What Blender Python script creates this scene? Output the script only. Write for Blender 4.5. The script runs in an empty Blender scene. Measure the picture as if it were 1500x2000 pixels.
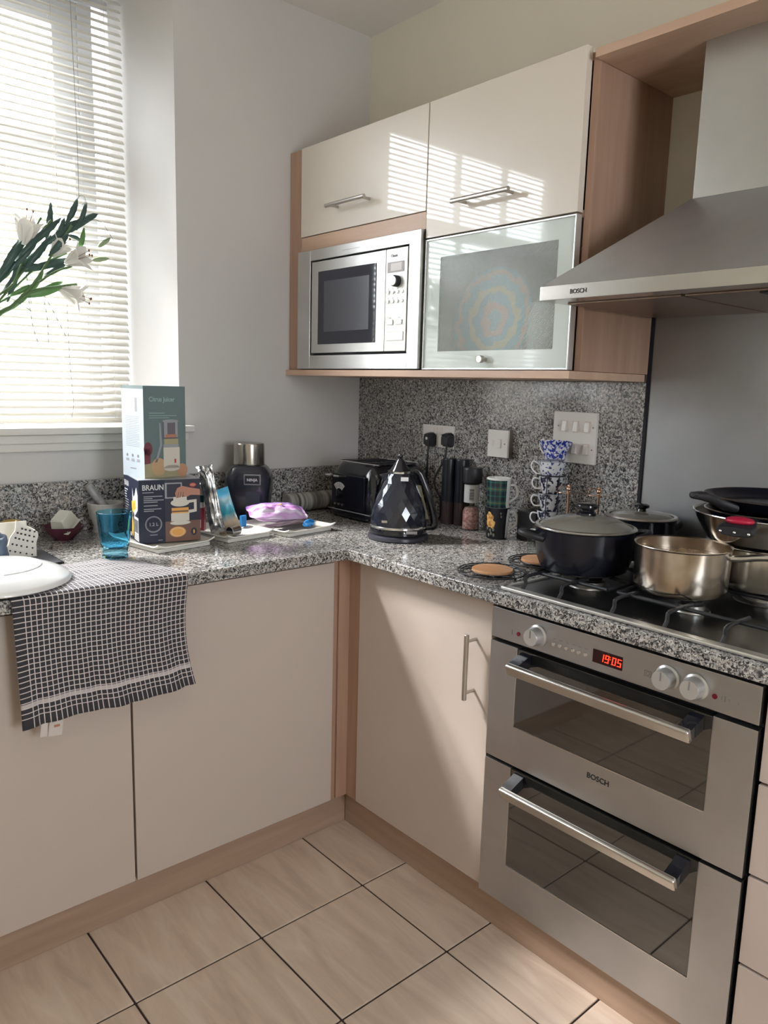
import bpy, bmesh, math, random
from mathutils import Vector, Matrix

random.seed(7)
PI = math.pi
SC = bpy.context.scene
COL = SC.collection

# ------------------------------------------------------------------ camera
cam_d = bpy.data.cameras.new('camera')
cam_d.sensor_fit = 'HORIZONTAL'
cam_d.sensor_width = 36.0
FPX = 1499.0
cam_d.lens = FPX / 1500.0 * 36.0
cam_d.clip_start = 0.02
cam = bpy.data.objects.new('camera', cam_d)
COL.objects.link(cam)
CAM = Vector((-1.328, -1.6545, 1.3107))
cF = Vector((0.65078593, 0.74181143, -0.16184397))
cR = Vector((0.75431153, -0.6559841, 0.02643799))
cU = Vector((0.08655507, 0.13928625, 0.98646214))
cam.matrix_world = Matrix(((cR.x, cU.x, -cF.x, CAM.x), (cR.y, cU.y, -cF.y, CAM.y),
                           (cR.z, cU.z, -cF.z, CAM.z), (0, 0, 0, 1)))
SC.camera = cam

# ------------------------------------------------------------------ sky, exposure
w = bpy.data.worlds.new('sky')
SC.world = w
w.use_nodes = True
wn = w.node_tree.nodes
bg = wn['Background']
bg.inputs[0].default_value = (0.87, 0.935, 1.0, 1)
bg.inputs[1].default_value = 20.0
SC.view_settings.view_transform = 'Standard'
SC.view_settings.look = 'None'
SC.view_settings.gamma = 1.0
SC.view_settings.use_curve_mapping = False
SC.view_settings.exposure = 0.0
SC.cycles.use_denoising = True
SC.cycles.max_bounces = 10
SC.cycles.diffuse_bounces = 6
SC.cycles.glossy_bounces = 5
SC.cycles.transmission_bounces = 8
SC.cycles.transparent_max_bounces = 16
SC.cycles.caustics_reflective = False
SC.cycles.caustics_refractive = False
SC.cycles.sample_clamp_indirect = 6.0


sun = bpy.data.lights.new('sun', 'SUN')
sun.energy = 22.0
sun.angle = math.radians(13)
sun.color = (1.0, 0.97, 0.93)
suno = bpy.data.objects.new('sun', sun)
COL.objects.link(suno)
suno.rotation_euler = Vector((0.50, -0.62, -0.80)).to_track_quat('-Z', 'Y').to_euler()


def portal(name, loc, rot, sx, sy):
    l = bpy.data.lights.new(name, 'AREA')
    l.shape = 'RECTANGLE'
    l.size, l.size_y = sx, sy
    l.energy = 1.0
    l.cycles.is_portal = True
    o = bpy.data.objects.new(name, l)
    COL.objects.link(o)
    o.location = loc
    o.rotation_euler = rot
    return o


portal('window_portal', (-0.96, 0.97, 1.84), (-PI / 2, 0, 0), 1.45, 1.36)   # sky light enters here
portal('rear_window_portal', (-0.7, -3.47, 1.50), (PI / 2, 0, 0), 0.8, 1.2)
# added warm fill light just under the ceiling, no real lamp known there
lp = bpy.data.lights.new('room_fill', 'AREA')
lp.shape = 'DISK'
lp.size = 0.35
lp.energy = 2.5
lp.color = (1.0, 0.90, 0.84)
lpo = bpy.data.objects.new('room_fill', lp)
COL.objects.link(lpo)
lpo.location = (-1.0, -1.7, 2.46)

# ------------------------------------------------------------------ constants (metres)
CT = 0.868           # worktop top
WY, WX = 0.612, 0.54  # window wall, hob wall
CZ = 2.52
XL, YB = -2.4, -3.4   # far walls behind the camera


def at(u, v, ax, val):
    """world point seen at photo pixel (u, v) on the plane ax = val"""
    D = cF * FPX + cR * (u - 750) - cU * (v - 1000)
    i = 'xyz'.index(ax)
    return CAM + D * ((val - CAM[i]) / D[i])


# ------------------------------------------------------------------ materials
MATS = {}


def base_mat(name):
    m = bpy.data.materials.new(name)
    m.use_nodes = True
    nt = m.node_tree
    return m, nt, nt.nodes['Principled BSDF']


def M(name, col, rough=0.5, metal=0.0, spec=0.5, trans=0.0, ior=1.45, coat=0.0, sheen=0.0, alpha=1.0, emit=None, es=1.0, sub=0.0):
    if name in MATS:
        return MATS[name]
    m, nt, p = base_mat(name)
    p.inputs['Base Color'].default_value = (*col, 1)
    p.inputs['Roughness'].default_value = rough
    p.inputs['Metallic'].default_value = metal
    p.inputs['Specular IOR Level'].default_value = spec
    p.inputs['IOR'].default_value = ior
    p.inputs['Transmission Weight'].default_value = trans
    p.inputs['Coat Weight'].default_value = coat
    p.inputs['Coat Roughness'].default_value = 0.03
    p.inputs['Sheen Weight'].default_value = sheen
    p.inputs['Alpha'].default_value = alpha
    if emit:
        p.inputs['Emission Color'].default_value = (*emit, 1)
        p.inputs['Emission Strength'].default_value = es
    MATS[name] = m
    return m


def N(nt, typ, **kw):
    n = nt.nodes.new(typ)
    for k, v in kw.items():
        setattr(n, k, v)
    return n


def ramp(nt, stops, interp='LINEAR'):
    r = N(nt, 'ShaderNodeValToRGB')
    e = r.color_ramp.elements
    r.color_ramp.interpolation = interp
    while len(e) < len(stops):
        e.new(0.5)
    for i, (p, c) in enumerate(stops):
        e[i].position = p
        e[i].color = (*c, 1)
    return r


def coords(nt, scale=(1, 1, 1), rnd=False, geo=False):
    tc = N(nt, 'ShaderNodeTexCoord')
    mp = N(nt, 'ShaderNodeMapping')
    mp.inputs['Scale'].default_value = scale
    if geo:
        g = N(nt, 'ShaderNodeNewGeometry')
        nt.links.new(g.outputs['Position'], mp.inputs['Vector'])
    else:
        nt.links.new(tc.outputs['Object'], mp.inputs['Vector'])
    if rnd:
        oi = N(nt, 'ShaderNodeObjectInfo')
        mu = N(nt, 'ShaderNodeMath', operation='MULTIPLY')
        mu.inputs[1].default_value = 37.0
        nt.links.new(oi.outputs['Random'], mu.inputs[0])
        cb = N(nt, 'ShaderNodeCombineXYZ')
        for i in range(3):
            nt.links.new(mu.outputs[0], cb.inputs[i])
        nt.links.new(cb.outputs[0], mp.inputs['Location'])
    return mp


def granite():
    m, nt, p = base_mat('granite')
    L = nt.links.new
    mp = coords(nt, geo=True)
    nz = N(nt, 'ShaderNodeTexNoise')
    nz.inputs['Scale'].default_value = 140
    nz.inputs['Detail'].default_value = 2
    L(mp.outputs[0], nz.inputs['Vector'])
    mx = N(nt, 'ShaderNodeMixRGB', blend_type='ADD')
    mx.inputs[0].default_value = 0.016
    L(mp.outputs[0], mx.inputs[1])
    L(nz.outputs['Color'], mx.inputs[2])
    v1 = N(nt, 'ShaderNodeTexVoronoi')
    v1.inputs['Scale'].default_value = 255
    L(mx.outputs[0], v1.inputs['Vector'])
    r1 = ramp(nt, [(0.0, (0.010, 0.010, 0.012)), (0.20, (0.06, 0.058, 0.06)), (0.33, (0.23, 0.225, 0.225)),
                   (0.48, (0.42, 0.41, 0.40)), (0.68, (0.68, 0.66, 0.63)), (0.92, (0.56, 0.48, 0.43))], 'CONSTANT')
    sp = N(nt, 'ShaderNodeSeparateColor')
    L(v1.outputs['Color'], sp.inputs[0])
    L(sp.outputs[0], r1.inputs[0])
    v2 = N(nt, 'ShaderNodeTexVoronoi')
    v2.inputs['Scale'].default_value = 600
    L(mx.outputs[0], v2.inputs['Vector'])
    sp2 = N(nt, 'ShaderNodeSeparateColor')
    L(v2.outputs['Color'], sp2.inputs[0])
    r2 = ramp(nt, [(0.0, (0.25, 0.25, 0.25)), (0.18, (0.75, 0.75, 0.75)), (0.7, (1, 1, 1))], 'CONSTANT')
    L(sp2.outputs[0], r2.inputs[0])
    mm = N(nt, 'ShaderNodeMixRGB', blend_type='MULTIPLY')
    mm.inputs[0].default_value = 0.8
    L(r1.outputs[0], mm.inputs[1])
    L(r2.outputs[0], mm.inputs[2])
    n3 = N(nt, 'ShaderNodeTexNoise')
    n3.inputs['Scale'].default_value = 260
    n3.inputs['Detail'].default_value = 4
    L(mp.outputs[0], n3.inputs['Vector'])
    r3 = ramp(nt, [(0.38, (0.10, 0.10, 0.10)), (0.50, (0.42, 0.41, 0.40)), (0.62, (0.66, 0.64, 0.61))])
    L(n3.outputs[0], r3.inputs[0])
    m3 = N(nt, 'ShaderNodeMixRGB')
    m3.inputs[0].default_value = 0.10
    L(mm.outputs[0], m3.inputs[1])
    L(r3.outputs[0], m3.inputs[2])
    L(m3.outputs[0], p.inputs['Base Color'])
    p.inputs['Roughness'].default_value = 0.14
    p.inputs['Specular IOR Level'].default_value = 0.6
    return m


def wood(name, dark, light, axis=2, scale=1.0):
    m, nt, p = base_mat(name)
    L = nt.links.new
    s = [38.0 * scale] * 3
    s[axis] = 2.2 * scale
    mp = coords(nt, s, geo=True)
    nz = N(nt, 'ShaderNodeTexNoise')
    nz.inputs['Scale'].default_value = 1.0
    nz.inputs['Detail'].default_value = 5
    nz.inputs['Roughness'].default_value = 0.6
    L(mp.outputs[0], nz.inputs['Vector'])
    r = ramp(nt, [(0.3, dark), (0.7, light)])
    L(nz.outputs[0], r.inputs[0])
    L(r.outputs[0], p.inputs['Base Color'])
    p.inputs['Roughness'].default_value = 0.38
    return m


def steel(name, col, rough=0.28, axis=1, strength=0.05, var=0.12, aniso=0.0):
    m, nt, p = base_mat(name)
    L = nt.links.new
    s = [900.0] * 3
    s[axis] = 4.0
    mp = coords(nt, s, geo=True)
    nz = N(nt, 'ShaderNodeTexNoise')
    nz.inputs['Scale'].default_value = 1.0
    nz.inputs['Detail'].default_value = 3
    L(mp.outputs[0], nz.inputs['Vector'])
    mp2 = coords(nt, (3, 3, 3), geo=True)
    n2 = N(nt, 'ShaderNodeTexNoise')
    n2.inputs['Scale'].default_value = 2.2
    n2.inputs['Detail'].default_value = 4
    L(mp2.outputs[0], n2.inputs['Vector'])
    r = ramp(nt, [(0.3, tuple(c * (1 - var) for c in col)), (0.7, col)])
    L(n2.outputs[0], r.inputs[0])
    L(r.outputs[0], p.inputs['Base Color'])
    mr = N(nt, 'ShaderNodeMapRange')
    mr.inputs['To Min'].default_value = rough * 0.8
    mr.inputs['To Max'].default_value = rough * 1.25
    L(nz.outputs[0], mr.inputs[0])
    L(mr.outputs[0], p.inputs['Roughness'])
    b = N(nt, 'ShaderNodeBump')
    b.inputs['Strength'].default_value = strength
    b.inputs['Distance'].default_value = 0.001
    L(nz.outputs[0], b.inputs['Height'])
    L(b.outputs[0], p.inputs['Normal'])
    p.inputs['Metallic'].default_value = 1.0
    return m


def tile_mat():
    m, nt, p = base_mat('floor_tile_stone')
    L = nt.links.new
    mp = coords(nt, (16, 2.6, 1), rnd=True)
    nz = N(nt, 'ShaderNodeTexNoise')
    nz.inputs['Scale'].default_value = 1.3
    nz.inputs['Detail'].default_value = 6
    nz.inputs['Roughness'].default_value = 0.62
    nz.inputs['Distortion'].default_value = 0.6
    L(mp.outputs[0], nz.inputs['Vector'])
    r = ramp(nt, [(0.25, (0.50, 0.385, 0.305)), (0.5, (0.64, 0.505, 0.405)), (0.75, (0.74, 0.62, 0.51))])
    L(nz.outputs[0], r.inputs[0])
    L(r.outputs[0], p.inputs['Base Color'])
    p.inputs['Roughness'].default_value = 0.33
    b = N(nt, 'ShaderNodeBump')
    b.inputs['Strength'].default_value = 0.08
    b.inputs['Distance'].default_value = 0.002
    L(nz.outputs[0], b.inputs['Height'])
    L(b.outputs[0], p.inputs['Normal'])
    return m


def paint(name, col, rough=0.6, bump=0.06):
    m, nt, p = base_mat(name)
    L = nt.links.new
    mp = coords(nt, geo=True)
    nz = N(nt, 'ShaderNodeTexNoise')
    nz.inputs['Scale'].default_value = 90
    nz.inputs['Detail'].default_value = 3
    L(mp.outputs[0], nz.inputs['Vector'])
    n2 = N(nt, 'ShaderNodeTexNoise')
    n2.inputs['Scale'].default_value = 1.5
    n2.inputs['Detail'].default_value = 3
    L(mp.outputs[0], n2.inputs['Vector'])
    r = ramp(nt, [(0.3, tuple(c * 0.95 for c in col)), (0.7, col)])
    L(n2.outputs[0], r.inputs[0])
    L(r.outputs[0], p.inputs['Base Color'])
    b = N(nt, 'ShaderNodeBump')
    b.inputs['Strength'].default_value = bump
    b.inputs['Distance'].default_value = 0.002
    L(nz.outputs[0], b.inputs['Height'])
    L(b.outputs[0], p.inputs['Normal'])
    p.inputs['Roughness'].default_value = rough
    return m


def two_tone(name, c1, c2, scale, lo=0.45, hi=0.55, rough=0.3, kind='noise', metal=0.0, coat=0.0):
    m, nt, p = base_mat(name)
    L = nt.links.new
    mp = coords(nt)
    if kind == 'noise':
        nz = N(nt, 'ShaderNodeTexNoise')
        nz.inputs['Scale'].default_value = scale
        nz.inputs['Detail'].default_value = 3
        out = nz.outputs[0]
    else:
        nz = N(nt, 'ShaderNodeTexVoronoi')
        nz.inputs['Scale'].default_value = scale
        out = nz.outputs['Distance']
    L(mp.outputs[0], nz.inputs['Vector'])
    r = ramp(nt, [(lo, c1), (hi, c2)])
    L(out, r.inputs[0])
    L(r.outputs[0], p.inputs['Base Color'])
    p.inputs['Roughness'].default_value = rough
    p.inputs['Metallic'].default_value = metal
    p.inputs['Coat Weight'].default_value = coat
    return m


def pane_mat(name, tint=(1, 1, 1), gloss=0.08):
    m = bpy.data.materials.new(name)
    m.use_nodes = True
    nt = m.node_tree
    nt.nodes.clear()
    L = nt.links.new
    o = N(nt, 'ShaderNodeOutputMaterial')
    mx = N(nt, 'ShaderNodeMixShader')
    tr = N(nt, 'ShaderNodeBsdfTransparent')
    tr.inputs[0].default_value = (*tint, 1)
    gl = N(nt, 'ShaderNodeBsdfGlossy')
    gl.inputs['Roughness'].default_value = 0.02
    fr = N(nt, 'ShaderNodeFresnel')
    fr.inputs[0].default_value = 1.5
    ge = N(nt, 'ShaderNodeNewGeometry')
    fm = N(nt, 'ShaderNodeMath', operation='SUBTRACT')
    fm.use_clamp = True
    L(fr.outputs[0], fm.inputs[0])
    L(ge.outputs['Backfacing'], fm.inputs[1])
    L(fm.outputs[0], mx.inputs[0])
    L(tr.outputs[0], mx.inputs[1])
    L(gl.outputs[0], mx.inputs[2])
    L(mx.outputs[0], o.inputs[0])
    return m


def reeded_mat():
    """textured cabinet glass: part see-through, part scattering, fine ribs"""
    m = bpy.data.materials.new('reeded_glass')
    m.use_nodes = True
    nt = m.node_tree
    nt.nodes.clear()
    L = nt.links.new
    o = N(nt, 'ShaderNodeOutputMaterial')
    p = N(nt, 'ShaderNodeBsdfPrincipled')
    p.inputs['Base Color'].default_value = (0.52, 0.55, 0.53, 1)
    p.inputs['Roughness'].default_value = 0.12
    mp = coords(nt, (1, 1, 1), geo=True)
    wv = N(nt, 'ShaderNodeTexWave', wave_type='BANDS', bands_direction='DIAGONAL')
    wv.inputs['Scale'].default_value = 110
    L(mp.outputs[0], wv.inputs['Vector'])
    b = N(nt, 'ShaderNodeBump')
    b.inputs['Strength'].default_value = 0.05
    b.inputs['Distance'].default_value = 0.002
    L(wv.outputs[0], b.inputs['Height'])
    L(b.outputs[0], p.inputs['Normal'])
    tr = N(nt, 'ShaderNodeBsdfTransparent')
    tr.inputs[0].default_value = (0.95, 0.98, 0.96, 1)
    mr = N(nt, 'ShaderNodeMapRange')
    mr.inputs['To Min'].default_value = 0.24
    mr.inputs['To Max'].default_value = 0.44
    L(wv.outputs[0], mr.inputs[0])
    mx = N(nt, 'ShaderNodeMixShader')
    L(mr.outputs[0], mx.inputs[0])
    L(tr.outputs[0], mx.inputs[1])
    L(p.outputs[0], mx.inputs[2])
    L(mx.outputs[0], o.inputs[0])
    return m


def towel_mat():
    m, nt, p = base_mat('checked_towel')
    L = nt.links.new
    uv = N(nt, 'ShaderNodeUVMap')
    sp = N(nt, 'ShaderNodeSeparateXYZ')
    L(uv.outputs[0], sp.inputs[0])

    def math_(op, a, b=None, clamp=False):
        n = N(nt, 'ShaderNodeMath', operation=op)
        n.use_clamp = clamp
        for i, x in enumerate((a, b)):
            if x is None:
                continue
            if isinstance(x, (int, float)):
                n.inputs[i].default_value = x
            else:
                L(x, n.inputs[i])
        return n.outputs[0]
    cell = 0.0112

    def line(c):
        f = math_('FRACT', math_('DIVIDE', c, cell))
        return math_('LESS_THAN', f, 0.17)
    lu = line(sp.outputs[0])
    lv = line(sp.outputs[1])
    # u lines stop near the left selvedge, v lines stop near the hem; broad pale band above the hem
    lu = math_('MULTIPLY', lu, math_('GREATER_THAN', sp.outputs[0], 0.022))
    lv = math_('MULTIPLY', lv, math_('GREATER_THAN', sp.outputs[1], 0.020))
    bd = math_('MULTIPLY', math_('GREATER_THAN', sp.outputs[1], 0.0445), math_('LESS_THAN', sp.outputs[1], 0.0545))
    bd = math_('MULTIPLY', bd, 0.8)
    t = math_('MAXIMUM', math_('MAXIMUM', lu, lv), bd)
    mx = N(nt, 'ShaderNodeMixRGB')
    mx.inputs[1].default_value = (0.030, 0.028, 0.036, 1)
    mx.inputs[2].default_value = (0.62, 0.56, 0.56, 1)
    L(t, mx.inputs[0])
    L(mx.outputs[0], p.inputs['Base Color'])
    p.inputs['Roughness'].default_value = 0.75
    p.inputs['Sheen Weight'].default_value = 0.5
    p.inputs['Sheen Roughness'].default_value = 0.3
    wv = N(nt, 'ShaderNodeTexNoise')
    wv.inputs['Scale'].default_value = 900
    L(uv.outputs[0], wv.inputs['Vector'])
    b = N(nt, 'ShaderNodeBump')
    b.inputs['Strength'].default_value = 0.4
    b.inputs['Distance'].default_value = 0.001
    L(wv.outputs[0], b.inputs['Height'])
    L(b.outputs[0], p.inputs['Normal'])
    return m


def checker_mat(name, cols, sx, sz, rough=0.25):
    """tartan: bands around and up the mug (uses generated UV)"""
    m, nt, p = base_mat(name)
    L = nt.links.new
    uv = N(nt, 'ShaderNodeUVMap')
    sp = N(nt, 'ShaderNodeSeparateXYZ')
    L(uv.outputs[0], sp.inputs[0])
    outs = []
    for k, s in ((0, sx), (1, sz)):
        mu = N(nt, 'ShaderNodeMath', operation='MULTIPLY')
        mu.inputs[1].default_value = s
        L(sp.outputs[k], mu.inputs[0])
        f = N(nt, 'ShaderNodeMath', operation='FRACT')
        L(mu.outputs[0], f.inputs[0])
        r = ramp(nt, cols, 'CONSTANT')
        L(f.outputs[0], r.inputs[0])
        outs.append(r.outputs[0])
    mx = N(nt, 'ShaderNodeMixRGB')
    mx.inputs[0].default_value = 0.5
    L(outs[0], mx.inputs[1])
    L(outs[1], mx.inputs[2])
    L(mx.outputs[0], p.inputs['Base Color'])
    p.inputs['Roughness'].default_value = rough
    return m


GRAN = granite()
WOODV = wood('beech_vertical', (0.37, 0.225, 0.160), (0.46, 0.295, 0.215), 2)
WOODX = wood('beech_along_x', (0.40, 0.25, 0.18), (0.49, 0.32, 0.235), 0)
WOODY = wood('beech_along_y', (0.40, 0.25, 0.18), (0.49, 0.32, 0.235), 1)
WOODE = wood('beech_lit', (0.52, 0.345, 0.245), (0.62, 0.43, 0.315), 1)  # lighter beech copy: light on the front edges put into the colour
STEEL = steel('brushed_steel', (0.57, 0.58, 0.60), 0.30, 1)
STEELZ = steel('brushed_steel_vertical', (0.58, 0.57, 0.55), 0.34, 2)
STEELD = steel('hood_steel', (0.60, 0.63, 0.66), 0.42, 1)
SPLASH = steel('splashback_steel', (0.36, 0.36, 0.37), 0.42, 1)
HOBS = steel('hob_tray_steel', (0.20, 0.205, 0.205), 0.30, 1)
HANDLE = steel('handle_steel', (0.66, 0.64, 0.60), 0.24, 1)
POTST = steel('pot_steel', (0.58, 0.54, 0.49), 0.2, 2, 0.02, 0.35)
CHROME = M('chrome', (0.8, 0.8, 0.8), 0.12, 1.0)
BARH = M('bar_handle_steel', (0.52, 0.49, 0.46), 0.28, 1.0)
CREAMG = M('cream_gloss_door', (0.73, 0.665, 0.585), 0.30, coat=1.0)
CREAMG.node_tree.nodes['Principled BSDF'].inputs['Coat IOR'].default_value = 1.5
CREAM = M('cream_door', (0.53, 0.455, 0.405), 0.42, spec=0.35)
CREAMD = M('drawer_front', (0.56, 0.47, 0.42), 0.42, spec=0.35)
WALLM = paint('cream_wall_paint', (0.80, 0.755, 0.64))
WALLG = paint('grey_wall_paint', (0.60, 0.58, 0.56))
CEILM = paint('ceiling_paint', (0.80, 0.78, 0.74))
WHITEP = M('white_gloss_paint', (0.70, 0.68, 0.64), 0.3)
SILLP = M('sill_paint', (0.66, 0.64, 0.60), 0.35)
WINP = M('window_frame_paint', (0.62, 0.64, 0.68), 0.35)
SLAT = M('blind_slat', (0.74, 0.72, 0.67), 0.35)
_nt = SLAT.node_tree       # thin plastic slats let some daylight through
_tl = N(_nt, 'ShaderNodeBsdfTranslucent')
_tl.inputs[0].default_value = (0.80, 0.78, 0.73, 1)
_mx = N(_nt, 'ShaderNodeMixShader')
_mx.inputs[0].default_value = 0.30
_nt.links.new(_nt.nodes['Principled BSDF'].outputs[0], _mx.inputs[1])
_nt.links.new(_tl.outputs[0], _mx.inputs[2])
_nt.links.new(_mx.outputs[0], _nt.nodes['Material Output'].inputs[0])
TILE = tile_mat()
GROUT = M('dark_grout', (0.045, 0.03, 0.028), 0.8)
BLACKG = M('black_gloss', (0.010, 0.011, 0.016), 0.12, coat=0.5)
BLACKM = M('black_matt', (0.016, 0.016, 0.020), 0.45)
BLACKE = M('black_enamel', (0.008, 0.009, 0.016), 0.22)
DARKGAP = M('dark_gap', (0.006, 0.006, 0.014), 0.6)
OVGLASS = M('oven_glass', (0.012, 0.012, 0.011), 0.03, ior=2.35)
WHITEPL = M('white_plastic', (0.74, 0.71, 0.67), 0.3)
WHITEC = M('white_china', (0.80, 0.80, 0.80), 0.12, coat=0.5)
FROST = M('frosted_glass_border', (0.66, 0.73, 0.70), 0.05, spec=0.8)
GLASS = M('clear_glass', (1, 1, 1), 0.02, trans=1.0)
PANE = pane_mat('window_pane')
THINGL = pane_mat('thin_clear_glass', (0.93, 0.95, 0.94))
LIDGL = pane_mat('lid_glass', (0.62, 0.62, 0.58))
_nt = LIDGL.node_tree      # steamed glass
_out = [n for n in _nt.nodes if n.type == 'OUTPUT_MATERIAL'][0]
_old = _out.inputs[0].links[0].from_socket
_df = N(_nt, 'ShaderNodeBsdfPrincipled')
_df.inputs['Base Color'].default_value = (0.42, 0.40, 0.35, 1)
_df.inputs['Roughness'].default_value = 0.12
_mx = N(_nt, 'ShaderNodeMixShader')
_mx.inputs[0].default_value = 0.42
_nt.links.new(_old, _mx.inputs[1])
_nt.links.new(_df.outputs[0], _mx.inputs[2])
_nt.links.new(_mx.outputs[0], _out.inputs[0])
REED = reeded_mat()
DISPL = M('red_led', (1, 0.05, 0.02), 0.4, emit=(1.0, 0.035, 0.012), es=3.2)
DISPB = M('display_black', (0.03, 0.004, 0.006), 0.1)
REDL = M('indicator_red', (0.20, 0.01, 0.03), 0.3)
INK = M('dark_print', (0.02, 0.02, 0.022), 0.5)
GREY = M('grey_print', (0.20, 0.20, 0.20), 0.5)


# ------------------------------------------------------------------ mesh builder
class B:
    def __init__(s):
        s.bm = bmesh.new()
        s.uvs = False

    def _merge(s, b2, mat=None):
        if mat is not None:
            b2.transform(mat)
        me = bpy.data.meshes.new('tmp')
        b2.to_mesh(me)
        b2.free()
        s.bm.from_mesh(me)
        bpy.data.meshes.remove(me)
        return s

    def box(s, x0, x1, y0, y1, z0, z1, bev=0.0, seg=2, mat=None):
        b = bmesh.new()
        bmesh.ops.create_cube(b, size=1.0)
        for v in b.verts:
            v.co = Vector(((x0 + x1) / 2 + v.co.x * abs(x1 - x0), (y0 + y1) / 2 + v.co.y * abs(y1 - y0),
                           (z0 + z1) / 2 + v.co.z * abs(z1 - z0)))
        if bev > 0:
            bmesh.ops.bevel(b, geom=b.edges[:], offset=bev, segments=seg, affect='EDGES', profile=0.5)
        return s._merge(b, mat)

    def lathe(s, prof, c=(0, 0, 0), seg=32, mat=None, cap=False, uv=False):
        """prof: list of (radius, z)"""
        b = bmesh.new()
        rings = []
        for r, z in prof:
            if r < 1e-6:
                rings.append([b.verts.new((c[0], c[1], c[2] + z))])
            else:
                rings.append([b.verts.new((c[0] + r * math.cos(2 * PI * k / seg), c[1] + r * math.sin(2 * PI * k / seg), c[2] + z))
                              for k in range(seg)])
        for a, d in zip(rings[:-1], rings[1:]):
            for k in range(seg):
                k2 = (k + 1) % seg
                if len(a) == 1 and len(d) == 1:
                    continue
                if len(a) == 1:
                    b.faces.new((a[0], d[k2], d[k]))
                elif len(d) == 1:
                    b.faces.new((a[k], a[k2], d[0]))
                else:
                    b.faces.new((a[k], a[k2], d[k2], d[k]))
        if cap:
            for r_ in (rings[0], rings[-1]):
                if len(r_) > 2:
                    b.faces.new(r_)
        bmesh.ops.recalc_face_normals(b, faces=b.faces[:])
        return s._merge(b, mat)

    def cyl(s, c, r, h, axis='z', seg=24, bev=0.0, r2=None):
        r2 = r if r2 is None else r2
        prof = [(0, 0), (r - bev, 0)] + ([(r, bev)] if bev else []) + ([(r2, h - bev)] if bev else [(r2, h)]) + \
            ([(r2 - bev, h)] if bev else []) + [(0, h)]
        if not bev:
            prof = [(0, 0), (r, 0), (r2, h), (0, h)]
        rot = {'z': Matrix.Identity(4), 'x': Matrix.Rotation(PI / 2, 4, 'Y'), '-x': Matrix.Rotation(-PI / 2, 4, 'Y'),
               'y': Matrix.Rotation(-PI / 2, 4, 'X'), '-y': Matrix.Rotation(PI / 2, 4, 'X')}[axis]
        return s.lathe(prof, seg=seg, mat=Matrix.Translation(c) @ rot)

    def tube(s, pts, r, seg=8, closed=False, smooth=0):
        pts = [Vector(p) for p in pts]
        if smooth:
            pts = catmull(pts, smooth, closed)
        n = len(pts)
        rr = r if callable(r) else (lambda t: r)
        b = bmesh.new()
        rings = []
        prev = None
        for i, p in enumerate(pts):
            if closed:
                t = (pts[(i + 1) % n] - pts[i - 1])
            else:
                t = pts[min(i + 1, n - 1)] - pts[max(i - 1, 0)]
            if t.length < 1e-9:
                t = Vector((0, 0, 1))
            t.normalize()
            if prev is None:
                a = Vector((0, 0, 1)) if abs(t.z) < 0.9 else Vector((1, 0, 0))
                nn = t.cross(a).normalized()
            else:
                nn = (prev - t * prev.dot(t))
                if nn.length < 1e-6:
                    nn = t.orthogonal()
                nn.normalize()
            prev = nn
            bb = t.cross(nn)
            R = rr(i / max(1, n - 1))
            rings.append([b.verts.new(p + (nn * math.cos(2 * PI * k / seg) + bb * math.sin(2 * PI * k / seg)) * R) for k in range(seg)])
        m_ = n if closed else n - 1
        for i in range(m_):
            a, d = rings[i], rings[(i + 1) % n]
            for k in range(seg):
                b.faces.new((a[k], a[(k + 1) % seg], d[(k + 1) % seg], d[k]))
        if not closed:
            b.faces.new(rings[0][::-1])
            b.faces.new(rings[-1])
        bmesh.ops.recalc_face_normals(b, faces=b.faces[:])
        return s._merge(b)

    def prism(s, poly, z0, z1, mat=None, bev=0.0):
        b = bmesh.new()
        lo = [b.verts.new((x, y, z0)) for x, y in poly]
        hi = [b.verts.new((x, y, z1)) for x, y in poly]
        b.faces.new(lo[::-1])
        b.faces.new(hi)
        n = len(poly)
        for i in range(n):
            b.faces.new((lo[i], lo[(i + 1) % n], hi[(i + 1) % n], hi[i]))
        bmesh.ops.recalc_face_normals(b, faces=b.faces[:])
        if bev:
            bmesh.ops.bevel(b, geom=b.edges[:], offset=bev, segments=2, affect='EDGES', profile=0.5)
        return s._merge(b, mat)

    def grid(s, fn, nu, nv, thick=0.0, closed_u=False):
        b = bmesh.new()
        V = [[b.verts.new(fn(i / nu, j / nv)) for j in range(nv + 1)] for i in range(nu + (0 if closed_u else 1))]
        nn = len(V)
        for i in range(nu):
            for j in range(nv):
                b.faces.new((V[i][j], V[(i + 1) % nn][j], V[(i + 1) % nn][j + 1], V[i][j + 1]))
        if thick:
            b.normal_update()
            bmesh.ops.solidify(b, geom=b.faces[:], thickness=thick)
        bmesh.ops.recalc_face_normals(b, faces=b.faces[:])
        return s._merge(b)

    def hull(s, pts):
        b = bmesh.new()
        for p in pts:
            b.verts.new(p)
        bmesh.ops.convex_hull(b, input=b.verts[:])
        bmesh.ops.recalc_face_normals(b, faces=b.faces[:])
        return s._merge(b)

    def ball(s, c, r, sc=(1, 1, 1), sub=3):
        b = bmesh.new()
        bmesh.ops.create_icosphere(b, subdivisions=sub, radius=r)
        return s._merge(b, Matrix.Translation(c) @ Matrix.Diagonal((*sc, 1)))

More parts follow.
